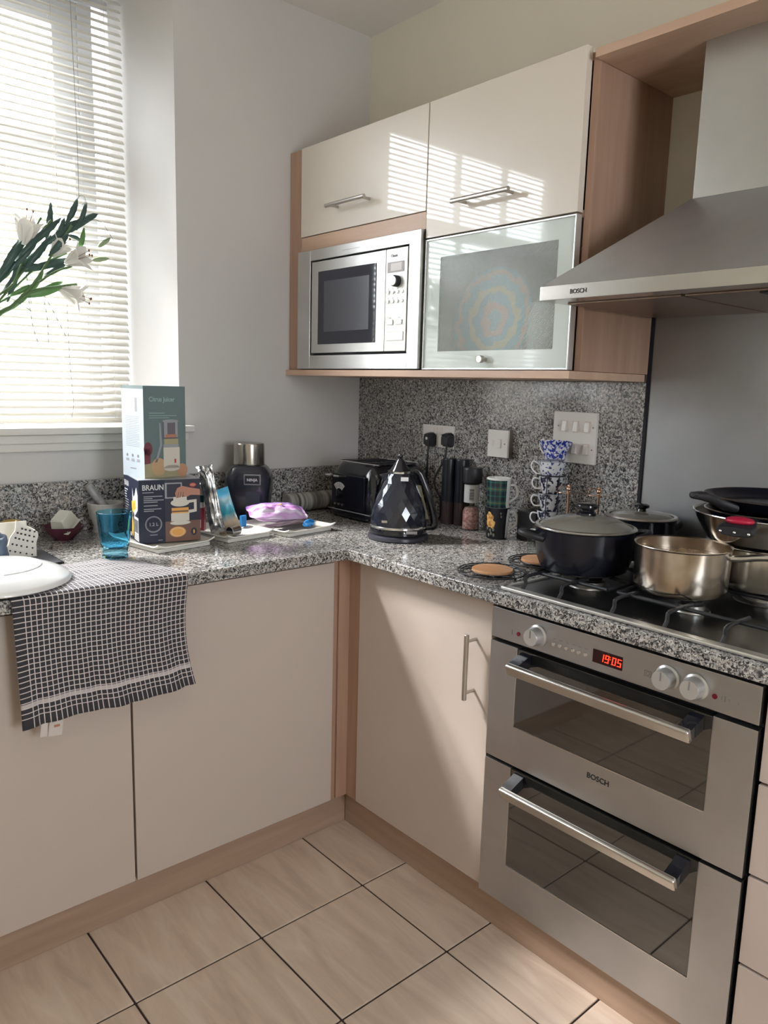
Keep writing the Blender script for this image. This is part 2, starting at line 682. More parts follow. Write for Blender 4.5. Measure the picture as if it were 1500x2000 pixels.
    def text(s, body, size, mat, depth=0.0004, align='LEFT', xs=1.0):
        cu = bpy.data.curves.new('t', 'FONT')
        cu.body = body
        cu.size = size
        cu.extrude = depth
        cu.align_x = align
        cu.resolution_u = 3
        cu.offset = size * 0.018
        ob = bpy.data.objects.new('t', cu)
        COL.objects.link(ob)
        dg = bpy.context.evaluated_depsgraph_get()
        me = bpy.data.meshes.new_from_object(ob.evaluated_get(dg))
        me.transform(mat @ Matrix.Diagonal((xs, 1, 1, 1)))
        s.bm.from_mesh(me)
        bpy.data.meshes.remove(me)
        bpy.data.objects.remove(ob)
        bpy.data.curves.remove(cu)
        return s


def catmull(pts, n, closed=False):
    out = []
    m = len(pts)
    rng = range(m) if closed else range(m - 1)
    for i in rng:
        p0 = pts[(i - 1) % m] if closed or i > 0 else pts[0]
        p1 = pts[i]
        p2 = pts[(i + 1) % m]
        p3 = pts[(i + 2) % m] if closed or i + 2 < m else pts[-1]
        for k in range(n):
            t = k / n
            out.append(0.5 * ((2 * p1) + (p2 - p0) * t + (2 * p0 - 5 * p1 + 4 * p2 - p3) * t * t + (-p0 + 3 * p1 - 3 * p2 + p3) * t ** 3))
    if not closed:
        out.append(pts[-1])
    return out


WM = {}


def thing(name, label, cat, loc=(0, 0, 0), rz=0.0, group=None):
    o = bpy.data.objects.new(name, None)
    COL.objects.link(o)
    o.empty_display_size = 0.05
    o.location = loc
    o.rotation_euler = (0, 0, rz)
    if label:
        o['label'] = label
    if cat:
        o['category'] = cat
    if group:
        o['group'] = group
    WM[o.name] = Matrix.Translation(loc) @ Matrix.Rotation(rz, 4, 'Z')
    return o


def obj(name, b, mat, parent=None, label=None, ang=38, local=False, kind=None, smooth=True):
    """one mesh; b is in world coordinates unless local (then in the parent's)"""
    me = bpy.data.meshes.new(name)
    b.bm.to_mesh(me)
    b.bm.free()
    if smooth and len(me.polygons):
        me.polygons.foreach_set('use_smooth', [True] * len(me.polygons))
        me.set_sharp_from_angle(angle=math.radians(ang))
    me.materials.append(mat)
    o = bpy.data.objects.new(name, me)
    COL.objects.link(o)
    if smooth and 5 < len(me.polygons) < 6000:
        wnm = o.modifiers.new('weighted_normals', 'WEIGHTED_NORMAL')
        wnm.keep_sharp = True
    if parent is not None:
        o.parent = parent
        W = WM[parent.name]
        WM[o.name] = W
        if not local:
            me.transform(W.inverted())
    else:
        WM[o.name] = Matrix.Identity(4)
    if label:
        o['label'] = label
    if kind:
        o['kind'] = kind
    return o


def single(name, b, mat, label, cat, loc, group=None, local=False, **kw):
    """a thing that is one mesh, origin at its base"""
    o = obj(name, b, mat, None, **kw)
    if not local:
        o.data.transform(Matrix.Translation(loc).inverted())
    o.location = loc
    WM[o.name] = Matrix.Translation(loc)
    o['label'] = label
    o['category'] = cat
    if group:
        o['group'] = group
    return o


def struct(name, b, mat, parent=None, **kw):
    o = obj(name, b, mat, parent, **kw)
    if parent is None:
        o['kind'] = 'structure'
    return o


def clone(o, parent=None, loc=None, label=None, group=None):
    c = o.copy()
    COL.objects.link(c)
    WM[c.name] = WM.get(o.name, Matrix.Identity(4))
    if parent is not None:
        c.parent = parent
    if loc is not None:
        c.location = loc
    if label:
        c['label'] = label
    if group:
        c['group'] = group
    for ch in [x for x in COL.objects if x.parent == o]:
        clone(ch, c)
    return c


# text frames: x right, y up, z out of the face
def frame(o, xd, yd):
    xd, yd = Vector(xd).normalized(), Vector(yd).normalized()
    zd = xd.cross(yd)
    m = Matrix((xd, yd, zd)).transposed().to_4x4()
    m.translation = Vector(o)
    return m


def FR(x, y, z):      # a face that looks towards -x (oven, wall units)
    return frame((x, y, z), (0, -1, 0), (0, 0, 1))


# ================================================================== STRUCTURE
# floor: dark grout bed, every tile a piece of its own
struct('floor', B().box(XL - 0.1, WX + 0.1, YB - 0.1, WY + 0.1, -0.06, -0.0035), GROUT)
fl = bpy.data.objects['floor']
T = 0.3129
tx0, ty0 = -0.128, -0.2398
g = 0.0050
tb = B().box(g / 2, T - g / 2, g / 2, T - g / 2, -0.0045, 0.0, 0.0012, 1)
first = None
for i in range(-8, 2):
    for j in range(-11, 2):
        x, y = tx0 + i * T, ty0 + j * T
        if x + T < XL or x > 0.15 or y + T < YB or y > 0.15:
            continue
        if first is None:
            first = obj('tile', tb, TILE, fl)
            first.location = (x, y, 0)
        else:
            clone(first, fl, (x, y, 0))

OPL, OPR = -1.72, -0.21      # window opening at the inner wall face
ZS, ZH = 1.150, 2.47
wb = B()
wb.prism([(OPR, WY), (WX + 0.15, WY), (WX + 0.15, 0.99), (-0.305, 0.99), (-0.305, 0.86)], 0, CZ)
wb.prism([(XL - 0.15, WY), (OPL, WY), (OPL + 0.095, 0.86), (OPL + 0.095, 0.99), (XL - 0.15, 0.99)], 0, CZ)
wb.box(OPL - 0.0, OPR + 0.0, WY, 0.985, 0, ZS - 0.002)
wb.box(OPL, OPR, WY + 0.001, 0.985, ZH + 0.03, CZ)
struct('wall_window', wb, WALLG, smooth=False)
struct('wall_right', B().box(WX, WX + 0.12, YB, WY, 0, CZ), WALLM, smooth=False)
struct('wall_left', B().box(XL - 0.12, XL, YB, WY, 0, CZ), WALLM, smooth=False)
wb = B()
wb.box(XL, -1.1, YB - 0.12, YB, 0, CZ)
wb.box(-0.3, WX, YB - 0.12, YB, 0, CZ)
wb.box(-1.1, -0.3, YB - 0.12, YB, 0, 0.9)
wb.box(-1.1, -0.3, YB - 0.12, YB, 2.1, CZ)
struct('wall_back', wb, WALLM, smooth=False)
struct('ceiling', B().box(XL - 0.12, WX + 0.12, YB - 0.12, 0.99, CZ, CZ + 0.08), CEILM, smooth=False)

# window 1: sash window with a narrow side light
w1 = thing('window_1', None, None, (-0.96, 0.9, 1.17))
w1['kind'] = 'structure'
FY0, FY1 = 0.862, 0.91
b = B()
b.box(-0.303, -0.278, FY0, 0.95, 1.15, 2.5, 0.002)                 # right box
b.box(-1.64, -1.60, FY0, 0.95, 1.15, 2.5, 0.002)
b.box(-1.60, -0.303, FY0 + 0.001, 0.949, 2.42, 2.499)
b.box(-1.60, -0.303, FY0 + 0.001, 0.949, 1.15, 1.205)
b.box(-0.395, -0.352, FY0 + 0.004, 0.93, 1.16, 2.44, 0.003)            # mullion next to the side light
obj('window_frame', b, WINP, w1)
b = B()
b.box(-0.47, -0.395, FY0 + 0.012, FY1, 1.96, 2.42, 0.003)
b.box(-1.60, -1.53, FY0 + 0.012, FY1, 1.96, 2.42, 0.003)
b.box(-1.53, -0.47, FY0 + 0.014, FY1 - 0.002, 2.345, 2.419, 0.0)
b.box(-1.53, -0.47, FY0 + 0.008, FY1 - 0.002, 1.975, 2.03, 0.0)
b.box(-1.60, -0.395, FY0 + 0.009, FY0 + 0.0125, 1.975, 2.03, 0.0)
for x in (-0.89, -1.21):
    b.box(x - 0.011, x + 0.011, FY0 + 0.016, FY1 - 0.004, 2.03, 2.345)
obj('upper_sash', b, WINP, w1)
b = B()
b.box(-0.42, -0.395, FY0, FY1 - 0.012, 1.20, 1.985, 0.003)
b.box(-1.60, -1.575, FY0, FY1 - 0.012, 1.20, 1.985, 0.003)
b.box(-1.575, -0.42, FY0 + 0.002, FY1 - 0.014, 1.20, 1.245, 0.0)
for x in (-0.89, -1.21):
    b.box(x - 0.011, x + 0.011, FY0 + 0.004, FY1 - 0.016, 1.245, 1.975)
obj('lower_sash', b, WINP, w1)
obj('pane', B().box(-1.55, -0.44, 0.893, 0.897, 2.0, 2.38), PANE, w1)
obj('pane', B().box(-1.58, -0.41, 0.884, 0.888, 1.22, 2.0), PANE, w1)
obj('pane', B().box(-0.353, -0.301, 0.905, 0.909, 1.18, 2.43), PANE, w1)
b = B()
b.prism([(-1.815, 0.57), (-0.178, 0.57), (-0.178, WY + 0.0), (-0.212, WY + 0.0), (-0.303, 0.862), (-1.628, 0.862), (-1.722, WY), (-1.815, WY)], 1.1515, 1.172, bev=0.004)
obj('window_sill', b, SILLP, w1)
b = B()
b.box(-1.79, -0.19, 0.588, WY - 0.0005, 1.126, 1.151, 0.004)
b.box(-1.78, -0.20, 0.598, WY - 0.0005, 1.103, 1.128, 0.004)
obj('sill_moulding', b, SILLP, w1)

w2 = thing('window_2', None, None, (-0.7, YB - 0.06, 0.75))
w2['kind'] = 'structure'
b = B()
for x in (-1.1, -0.73, -0.36):
    b.box(x, x + 0.06, YB - 0.09, YB - 0.03, 0.9, 2.1, 0.003)
b.box(-1.1, -0.3, YB - 0.09, YB - 0.03, 0.9, 0.96, 0.003)
b.box(-1.1, -0.3, YB - 0.09, YB - 0.03, 2.04, 2.1, 0.003)
obj('window_frame', b, WINP, w2)
obj('pane', B().box(-1.06, -0.70, YB - 0.062, YB - 0.058, 0.94, 2.06), PANE, w2)
obj('pane', B().box(-0.70, -0.34, YB - 0.062, YB - 0.058, 0.94, 2.06), PANE, w2)

# outdoors: ground and a garden wall, only glimpsed between the slats
struct('ground', B().box(-14, 14, 1.3, 16, -0.9, -0.8), paint('outdoor_paving', (0.30, 0.30, 0.29), 0.9), smooth=False)
struct('exterior_wall', B().box(-14, 14, 11, 11.3, -0.8, 2.9), paint('outdoor_render', (0.34, 0.33, 0.31), 0.9), smooth=False)

# granite cladding: upstand and full-height splashback
struct('trim_1', B().box(-2.3, WX - 0.0215, WY - 0.020, WY - 0.0005, CT + 0.0005, 1.016, 0.0015), GRAN)
struct('trim_2', B().box(WX - 0.020, WX - 0.0005, -0.571, WY - 0.0005, CT + 0.0005, 1.3375, 0.001), GRAN)
struct('trim_3', B().box(WX - 0.020, WX - 0.0005, -0.580, -0.5715, CT + 0.0005, 1.52), DARKGAP)
struct('trim_4', B().box(WX - 0.016, WX - 0.0005, -1.40, -0.5805, CT + 0.0005, 1.56, 0.001), SPLASH)

# plinths
PLW = wood('plinth_wood', (0.33, 0.225, 0.165), (0.42, 0.295, 0.22), 0)
struct('baseboard_left', B().box(-2.3, 0.026, 0.033, 0.05, 0.0005, 0.1045, 0.001), PLW)
struct('baseboard_right', B().box(0.026, 0.043, -1.9, 0.0325, 0.0005, 0.0995, 0.001), wood('plinth_wood_right', (0.33, 0.225, 0.165), (0.42, 0.295, 0.22), 1))

# ================================================================== BASE UNITS
ZB, ZT = 0.108, 0.823


def base_unit_left(x0, x1, label):
    t = thing('base_cabinet', label, 'cabinet', ((x0 + x1) / 2, 0.3, 0.0))
    obj('body', B().box(x0 + 0.001, x1 - 0.001, 0.021, WY - 0.03, ZB - 0.003, 0.836), M('carcass', (0.42, 0.28, 0.2), 0.5), t)
    obj('door', B().box(x0 + 0.0015, x1 - 0.0015, 0.0, 0.0195, ZB, ZT, 0.0015), CREAM, t)
    return t


base_unit_left(-1.8425, -1.2440, 'cream base cabinet at far left, mostly beyond the picture edge')
base_unit_left(-1.2435, -0.6455, 'cream handleless base cabinet below the upturned plate')
base_unit_left(-0.6435, -0.0525, 'cream handleless base cabinet next to the inner wooden corner post')
b = B()
b.box(-0.051, -0.0335, 0.010, 0.03, ZB - 0.003, 0.836, 0.001)
b.box(-0.033, 0.027, 0.004, 0.024, ZB - 0.003, 0.836, 0.001)
b.box(0.005, 0.027, -0.045, 0.0035, ZB - 0.003, 0.836, 0.001)
single('corner_post', b, WOODV, 'beech corner post where the two cabinet runs meet', 'post', (0, 0, ZB - 0.003))

t = thing('base_cabinet', 'cream base cabinet with a vertical bar handle left of the oven', 'cabinet', (0.3, -0.29, 0))
obj('body', B().box(0.021, WX - 0.03, -0.534, -0.046, 0.1, 0.836), MATS['carcass'], t)
dr = obj('door', B().box(0.0, 0.0195, -0.5335, -0.0475, ZB, ZT, 0.0015), CREAM, t)
b = B().cyl((-0.034, -0.486, 0.578), 0.006, 0.162, seg=16, bev=0.001)
b.cyl((-0.034, -0.486, 0.595), 0.004, 0.034, 'x', 12)
b.cyl((-0.034, -0.486, 0.723), 0.004, 0.034, 'x', 12)
obj('bar_handle', b, BARH, dr)

# drawers right of the oven
t = thing('drawer_cabinet', 'cream four-drawer base cabinet right of the oven', 'cabinet', (0.3, -1.46, 0))
obj('body', B().box(0.021, WX - 0.03, -1.75, -1.153, 0.1, 0.836), DARKGAP, t)
for z0, z1 in ((0.1, 0.286), (0.292, 0.463), (0.469, 0.640), (0.646, 0.823)):
    obj('drawer', B().box(0.0, 0.0195, -1.748, -1.154, z0, z1, 0.0015), CREAMD, t)

# worktop
poly = [(-2.3, -0.047), (-0.052, -0.047), (-0.047, -0.052), (-0.047, -1.75), (WX - 0.001, -1.75), (WX - 0.001, WY - 0.001), (-2.3, WY - 0.001)]
single('worktop', B().prism(poly, CT - 0.030, CT, bev=0.003), GRAN,
       'continuous speckled grey granite worktop turning the corner over the base cabinets', 'worktop', (0, 0, CT - 0.030))

# ================================================================== OVEN
OX = -0.006
t = thing('built_in_oven', 'stainless steel built-in double oven with red clock display', 'oven', (0.28, -0.84, 0.1))
OL, OR = -0.5365, -1.1465
obj('body', B().box(0.016, WX - 0.04, OR, OL, 0.1005, 0.836), DARKGAP, t)
fa = obj('fascia', B().box(OX, 0.0155, OR, OL, 0.747, 0.8185, 0.0015), STEEL, t)


def knob(y, z, r=0.0205):
    b = B().lathe([(r + 0.004, 0), (r + 0.004, 0.004), (r, 0.006), (r * 0.92, 0.026), (r * 0.86, 0.0285), (0, 0.0285)],
                  mat=Matrix.Translation((OX - 0.0002, y, z)) @ Matrix.Rotation(-PI / 2, 4, 'Y'), seg=32)
    k = obj('knob', b, M('knob_satin', (0.62, 0.61, 0.60), 0.3, 0.6), fa)
    obj('pointer', B().box(OX - 0.0295, OX - 0.0285, y - 0.0012, y + 0.0012, z, z + r * 0.8), GREY, k)


for y in (-0.669, -0.974, -1.030):
    knob(y, 0.7815)
for y in (-0.713, -0.729, -0.746, -0.762, -0.777, -0.793):
    obj('button', B().cyl((OX - 0.0001, y, 0.775), 0.0047, 0.005, '-x', 16, 0.001), CHROME, fa)
dsp = obj('display', B().box(OX - 0.0012, OX - 0.0001, -0.8775, -0.809, 0.7645, 0.7925, 0.0004), DISPB, fa)


def seven(b, ch, M0, hgt, wd, th):
    segs = {'1': 'bc', '9': 'abcdfg', '0': 'abcdef', '5': 'acdfg'}[ch]
    P = {'a': (0, hgt, wd, hgt), 'b': (wd, hgt, wd, hgt / 2), 'c': (wd, hgt / 2, wd, 0), 'd': (0, 0, wd, 0), 'e': (0, hgt / 2, 0, 0),
         'f': (0, hgt, 0, hgt / 2), 'g': (0, hgt / 2, wd, hgt / 2)}
    for s_ in segs:
        x0, y0, x1, y1 = P[s_]
        b.box(min(x0, x1) - th / 2 + (0.0003 if y0 != y1 else 0), max(x0, x1) + th / 2, min(y0, y1) - th / 2 + 0.0003, max(y0, y1) + th / 2 - 0.0003, 0, 0.0003, mat=M0)


b = B()
sh = Matrix(((1, 0.12, 0, 0), (0, 1, 0, 0), (0, 0, 1, 0), (0, 0, 0, 1)))
for k, ch in enumerate('1905'):
    off = (-0.8265, -0.8385, -0.8545, -0.8665)[k]
    seven(b, ch, FR(OX - 0.0013, off, 0.7715) @ sh, 0.0145, 0.0068, 0.0021)
for dz in (0.008, 0.0125):
    b.box(0, 0.0016, dz, dz + 0.0016, 0, 0.0003, mat=FR(OX - 0.0013, -0.8493, 0.7715))
obj('clock_digits', b, DISPL, dsp, label='glowing red clock digits reading 19:05')
for y, z in ((-0.6155, 0.771), (-1.0655, 0.7745)):
    obj('indicator_light', B().cyl((OX - 0.0001, y, z), 0.005, 0.0015, '-x', 16, 0.0004), REDL, fa)
b = B()
b.box(OX - 0.0004, OX - 0.0001, -0.5985, -0.5965, 0.765, 0.776)
b.box(OX - 0.0004, OX - 0.0001, -1.0855, -1.083, 0.770, 0.781)
for y in (-1.078, -1.092, -1.108):
    b.box(OX - 0.0004, OX - 0.0001, y - 0.0006, y + 0.0006, 0.772, 0.779)
b.box(OX - 0.0004, OX - 0.0001, -0.940, -0.9255, 0.7705, 0.7713)
b.box(OX - 0.0004, OX - 0.0001, -0.940, -0.9255, 0.7815, 0.7823)
b.box(OX - 0.0004, OX - 0.0001, -0.940, -0.9392, 0.7705, 0.7823)
b.box(OX - 0.0004, OX - 0.0001, -0.9263, -0.9255, 0.7705, 0.7823)
b.lathe([(0.0042, 0), (0.0032, 0.0003), (0.0032, 0)], mat=FR(OX - 0.0001, -0.9327, 0.7764), seg=16)
for k in range(6):
    y = (-0.713, -0.729, -0.746, -0.762, -0.777, -0.793)[k]
    b.box(OX - 0.0004, OX - 0.0001, y - 0.004, y + 0.004, 0.7860, 0.7868)
obj('control_symbols', b, GREY, fa)


def oven_door(z0, z1, gz0, hz, text):
    d = obj('door', B().box(OX, 0.0155, OR, -1.066, z0, z1, 0.0012)
            .box(OX, 0.0155, -0.6145, OL, z0, z1, 0.0012)
            .box(OX, 0.0155, -1.0668, -0.6137, z0, gz0, 0.0012), STEEL, t)
    obj('glass', B().box(OX + 0.001, 0.0145, -1.0658, -0.6147, gz0 + 0.0003, z1 - 0.002, 0.0008), OVGLASS, d)
    obj('steel_edge', B().box(OX - 0.0006, OX + 0.001, -1.0658, -0.6147, gz0 - 0.0008, gz0 + 0.0008)
        .box(OX - 0.0006, OX + 0.001, -0.6155, -0.6140, gz0, z1), CHROME, d)
    # flat bar handle on two black brackets
    b = B().box(-0.0145, 0.0145, -0.212, 0.212, -0.0075, 0.0075, 0.005, 3,
                mat=Matrix.Translation((OX - 0.047, -0.8385, hz)) @ Matrix.Rotation(math.radians(64), 4, 'Y'))
    h = obj('handle', b, HANDLE, d)
    for y in (-0.640, -1.037):
        bb = B().prism([(OX - 0.0485, hz - 0.010), (OX - 0.046, hz + 0.012), (OX - 0.0002, z1 - 0.006), (OX - 0.0002, z1 - 0.034)], -0.0135, 0.0135,
                       mat=Matrix.Translation((0, y, 0)) @ Matrix.Rotation(PI / 2, 4, 'X'))
        obj('bracket', bb, BLACKG, h)
    if text:
        obj('lettering', B().text('BOSCH', 0.0165, FR(OX - 0.0003, -0.815, 0.5125)), INK, d)
    return d


oven_door(0.4565, 0.7375, 0.549, 0.7045, True)
oven_door(0.1010, 0.4485, 0.203, 0.4115, False)

# ================================================================== HOB
t = thing('gas_hob', 'stainless steel four-burner gas hob with black pan supports', 'hob', (0.23, -0.865, CT))
HX0, HX1, HY0, HY1 = -0.022, 0.478, -1.157, -0.578
b = B()
b.prism([(HX0, HY0), (HX0, HY1), (HX1, HY1), (HX1, HY0)], CT + 0.0005, CT + 0.005)
o = obj('tray', b, HOBS, t)
b = B()
fr = 0.011
b.box(HX0 - 0.006, HX0 + 0.016, HY0 - 0.004, HY1 + 0.004, CT + 0.0006, CT + 0.009, 0.003)
b.box(HX1 - fr, HX1 + 0.004, HY0 - 0.004, HY1 + 0.004, CT + 0.0006, CT + 0.009, 0.003)
b.box(HX0 - 0.004, HX1 + 0.004, HY1 - fr + 0.003, HY1 + 0.004, CT + 0.0006, CT + 0.009, 0.003)
b.box(HX0 - 0.004, HX1 + 0.004, HY0 - 0.004, HY0 + fr - 0.003, CT + 0.0006, CT + 0.009, 0.003)
obj('rim', b, M('rim_satin', (0.72, 0.70, 0.66), 0.35, 0.85), t, label='polished steel rim')
for bx, by, br in ((0.155, -0.682, 0.036), (0.16, -0.925, 0.028), (0.385, -0.70, 0.028), (0.36, -0.985, 0.045)):
    bn = obj('burner', B().lathe([(br * 1.35, 0.005), (br * 1.3, 0.008), (br * 0.95, 0.010), (br * 0.95, 0.018), (br * 0.6, 0.02), (0, 0.02)],
                                 (bx, by, CT), 36), STEELZ, t)
    obj('burner_cap', B().lathe([(0, 0.0202), (br * 0.78, 0.0202), (br * 0.8, 0.0225), (br * 0.72, 0.0262), (0, 0.0268)], (bx, by, CT), 32), BLACKM, bn)
ZG = CT + 0.034


def grate(y0, y1, ys):
    b = B()
    r = 0.0042
    for y in ys:
        b.tube([(-0.004, y, CT + 0.006), (0.006, y, CT + 0.018), (0.014, y, ZG), (0.100, y, ZG)], r, 8, smooth=4)
        b.tube([(0.462, y, CT + 0.006), (0.452, y, CT + 0.018), (0.444, y, ZG), (0.39, y, ZG)], r, 8, smooth=4)
    b.tube([(0.060, y1, ZG - 0.001), (0.060, y0, ZG - 0.001)], r, 8)
    b.tube([(0.270, y1, ZG - 0.001), (0.270, y0, ZG - 0.001)], r, 8)
    b.tube([(0.425, y1, ZG - 0.001), (0.425, y0, ZG - 0.001)], r, 8)
    for y in (y0, y1):
        b.tube([(0.060, y, ZG - 0.001), (0.425, y, ZG - 0.001)], r, 8)
    ym = (y0 + y1) / 2
    for x in (0.155, 0.36):
        b.tube([(x, y0, ZG - 0.001), (x, y0 + 0.055, ZG)], r, 8)
        b.tube([(x, y1, ZG - 0.001), (x, y1 - 0.055, ZG)], r, 8)
    obj('pan_support', b, BLACKM, t)


grate(-0.790, -0.600, (-0.617, -0.714))
grate(-1.135, -0.815, (-0.842, -0.956, -1.067))

# ================================================================== WALL UNITS
XF = 0.2007          # door faces
b = B().box(0.1887, WX - 0.021, -0.566, WY - 0.001, 1.3387, 1.3575, 0.001)
single('bottom_shelf_board', b, WOODE, 'beech board running under the microwave and the glass-front cabinet', 'board', (0.36, 0.02, 1.3387))

t = thing('microwave_cabinet', 'beech wall cabinet with cream gloss lift-up door above the microwave', 'cabinet', (0.37, 0.27, 1.358))
b = B()
b.box(XF + 0.003, WX - 0.001, 0.543, 0.611, 1.358, 2.066, 0.001)                 # filler and left side
b.box(XF + 0.022, WX - 0.001, -0.053, -0.036, 1.358, 2.060, 0.001)
b.box(WX - 0.012, WX - 0.001, -0.036, 0.543, 1.358, 2.060)
b.box(XF + 0.022, WX - 0.013, -0.036, 0.543, 2.045, 2.060)
obj('body', b, WOODV, t)
obj('rail', B().box(XF + 0.003, WX - 0.013, -0.0355, 0.5425, 1.741, 1.787, 0.001).box(XF + 0.003, XF + 0.021, -0.052, -0.0355, 1.741, 1.787), WOODE, t)
d = obj('door', B().box(XF, XF + 0.0195, -0.0515, 0.5425, 1.789, 2.066, 0.0012), CREAMG, t)


def hbar(y0, y1, z, parent):
    b = B().cyl((XF - 0.036, y0, z), 0.006, y1 - y0, 'y', 16, 0.001)
    for y in (y0 + 0.018, y1 - 0.018):
        b.cyl((XF - 0.036, y, z), 0.0042, 0.0362, 'x', 12)
    obj('bar_handle', b, BARH, parent)


hbar(0.172, 0.362, 1.857, d)

t = thing('glass_front_cabinet', 'beech wall cabinet with plain gloss door over a frosted glass door', 'cabinet', (0.37, -0.31, 1.358))
b = B()
b.box(XF + 0.0225, WX - 0.001, -0.572, -0.554, 1.358, 2.055, 0.001)
b.box(WX - 0.012, WX - 0.001, -0.553, -0.055, 1.358, 2.055)
b.box(XF + 0.022, WX - 0.013, -0.553, -0.055, 2.038, 2.055)
b.box(XF + 0.022, WX - 0.013, -0.553, -0.055, 1.705, 1.721)
b.box(XF + 0.022, WX - 0.001, -0.071, -0.054, 1.358, 2.055)
obj('body', b, WOODV, t)
d = obj('door', B().box(XF, XF + 0.0215, -0.5515, -0.0555, 1.715, 2.066, 0.0012), CREAMG, t, label='plain cream gloss door')
hbar(-0.375, -0.182, 1.787, d)
d = obj('door', B().box(XF, XF + 0.020, -0.5515, -0.547, 1.3595, 1.711, 0.001).box(XF, XF + 0.020, -0.060, -0.0555, 1.3595, 1.711, 0.001)
        .box(XF, XF + 0.020, -0.5475, -0.0595, 1.3595, 1.364, 0.001).box(XF, XF + 0.020, -0.5475, -0.0595, 1.7065, 1.711, 0.001),
        M('satin_aluminium', (0.72, 0.73, 0.73), 0.3, 0.7), t, label='frosted glass door in a thin aluminium frame')
gy0, gy1, gz0, gz1 = -0.502, -0.113, 1.409, 1.660
b = B()
b.box(XF + 0.004, XF + 0.009, -0.547, gy0, 1.364, 1.7065)
b.box(XF + 0.004, XF + 0.009, gy1, -0.060, 1.364, 1.7065)
b.box(XF + 0.004, XF + 0.009, gy0, gy1, 1.364, gz0)
b.box(XF + 0.004, XF + 0.009, gy0, gy1, gz1, 1.7065)
obj('frosted_border', b, FROST, d)
obj('textured_pane', B().box(XF + 0.0045, XF + 0.0085, gy0, gy1, gz0, gz1), REED, d)
obj('door_knob', B().lathe([(0.006, 0), (0.006, 0.010), (0.0095, 0.012), (0.0095, 0.024), (0.0085, 0.025), (0, 0.025)],
                           mat=Matrix.Translation((XF + 0.0038, -0.290, 1.386)) @ Matrix.Rotation(-PI / 2, 4, 'Y'), seg=24), BARH, d)

# dishes behind the textured pane
m, nt, p = base_mat('ringed_plate')
mp = coords(nt)
gr = N(nt, 'ShaderNodeTexGradient', gradient_type='SPHERICAL')
mp.inputs['Scale'].default_value = (6.6, 6.6, 6.6)
_nz = N(nt, 'ShaderNodeTexNoise')
_nz.inputs['Scale'].default_value = 5.0
nt.links.new(mp.outputs[0], _nz.inputs['Vector'])
_ad = N(nt, 'ShaderNodeMixRGB', blend_type='ADD')
_ad.inputs[0].default_value = 0.30
nt.links.new(mp.outputs[0], _ad.inputs[1])
nt.links.new(_nz.outputs['Color'], _ad.inputs[2])
_of = N(nt, 'ShaderNodeVectorMath', operation='SUBTRACT')
_of.inputs[1].default_value = (0.15, 0.15, 0.15)
nt.links.new(_ad.outputs[0], _of.inputs[0])
nt.links.new(_of.outputs[0], gr.inputs[0])
rr = ramp(nt, [(0.0, (0.75, 0.8, 0.8)), (0.10, (0.10, 0.42, 0.62)), (0.22, (0.85, 0.42, 0.28)), (0.32, (0.12, 0.48, 0.66)),
               (0.45, (0.88, 0.66, 0.30)), (0.58, (0.10, 0.40, 0.62)), (0.72, (0.9, 0.35, 0.22)), (0.85, (0.2, 0.5, 0.6))], 'CONSTANT')
nt.links.new(gr.outputs[0], rr.inputs[0])
nt.links.new(rr.outputs[0], p.inputs['Base Color'])
PLR = m
o = single('ringed_plate', B().lathe([(0, 0), (0.07, 0.002), (0.122, 0.014), (0.123, 0.018), (0.07, 0.008), (0, 0.006)],
                                     mat=Matrix.Rotation(-PI / 2 + 0.1, 4, 'Y'), seg=48), PLR,
           'blue and orange ringed plate upright behind the textured cabinet glass', 'plate', (0.325, -0.216, 1.4990), local=True)
o.scale = (1.13, 1.13, 1.13)
o = single('storage_jar', B().lathe([(0, 0), (0.045, 0), (0.048, 0.01), (0.048, 0.13), (0.04, 0.15), (0.04, 0.17), (0, 0.172)], seg=32), WHITEC,
           'white jar behind the textured cabinet glass', 'jar', (0.30, -0.405, 1.3585), local=True)

# microwave
X = 0.188
t = thing('built_in_microwave', 'built-in stainless steel microwave under the lift-up door', 'microwave', (0.36, 0.245, 1.36))
obj('body', B().box(0.215, WX - 0.014, -0.03, 0.52, 1.372, 1.735), BLACKM, t)
TF = B()
y0, y1, z0, z1 = -0.0505, 0.5415, 1.3605, 1.7395
iy0, iy1, iz0, iz1 = -0.003, 0.470, 1.4045, 1.705
TF.box(X, 0.2145, y0, iy0, z0, z1, 0.002)
TF.box(X, 0.2145, iy1, y1, z0, z1, 0.002)
TF.box(X, 0.2145, iy0 - 0.001, iy1 + 0.001, z0, iz0, 0.002)
TF.box(X, 0.2145, iy0 - 0.001, iy1 + 0.001, iz1, z1, 0.002)
obj('trim_frame', TF, steel('microwave_steel', (0.66, 0.65, 0.63), 0.30, 1), t)
MWS = bpy.data.materials['microwave_steel']
obj('recess', B().box(0.205, 0.2148, iy0 + 0.0005, iy1 - 0.0005, iz0 + 0.0005, iz1 - 0.0005), DARKGAP, t)
dr = obj('door', B().box(X + 0.001, 0.2045, 0.0965, 0.463, 1.4115, 1.7005, 0.002), MWS, t)
dg = obj('window', B().box(X - 0.0015, X + 0.0008, 0.137, 0.424, 1.439, 1.668, 0.001), M('microwave_glass', (0.02, 0.022, 0.035), 0.06, spec=0.8), dr)
obj('screen', B().box(X - 0.0022, X - 0.0016, 0.166, 0.390, 1.478, 1.636, 0.0002), M('microwave_mesh', (0.07, 0.072, 0.085), 0.25), dg)
cp = obj('control_panel', B().box(X + 0.001, 0.2045, 0.0025, 0.0955, 1.4115, 1.7005, 0.002), M('panel_silver', (0.72, 0.71, 0.68), 0.35, 0.3), t)
ds = obj('display', B().box(X - 0.0004, X + 0.0009, 0.016, 0.086, 1.634, 1.663, 0.0003), M('lcd_frame', (0.30, 0.25, 0.25), 0.2), cp)
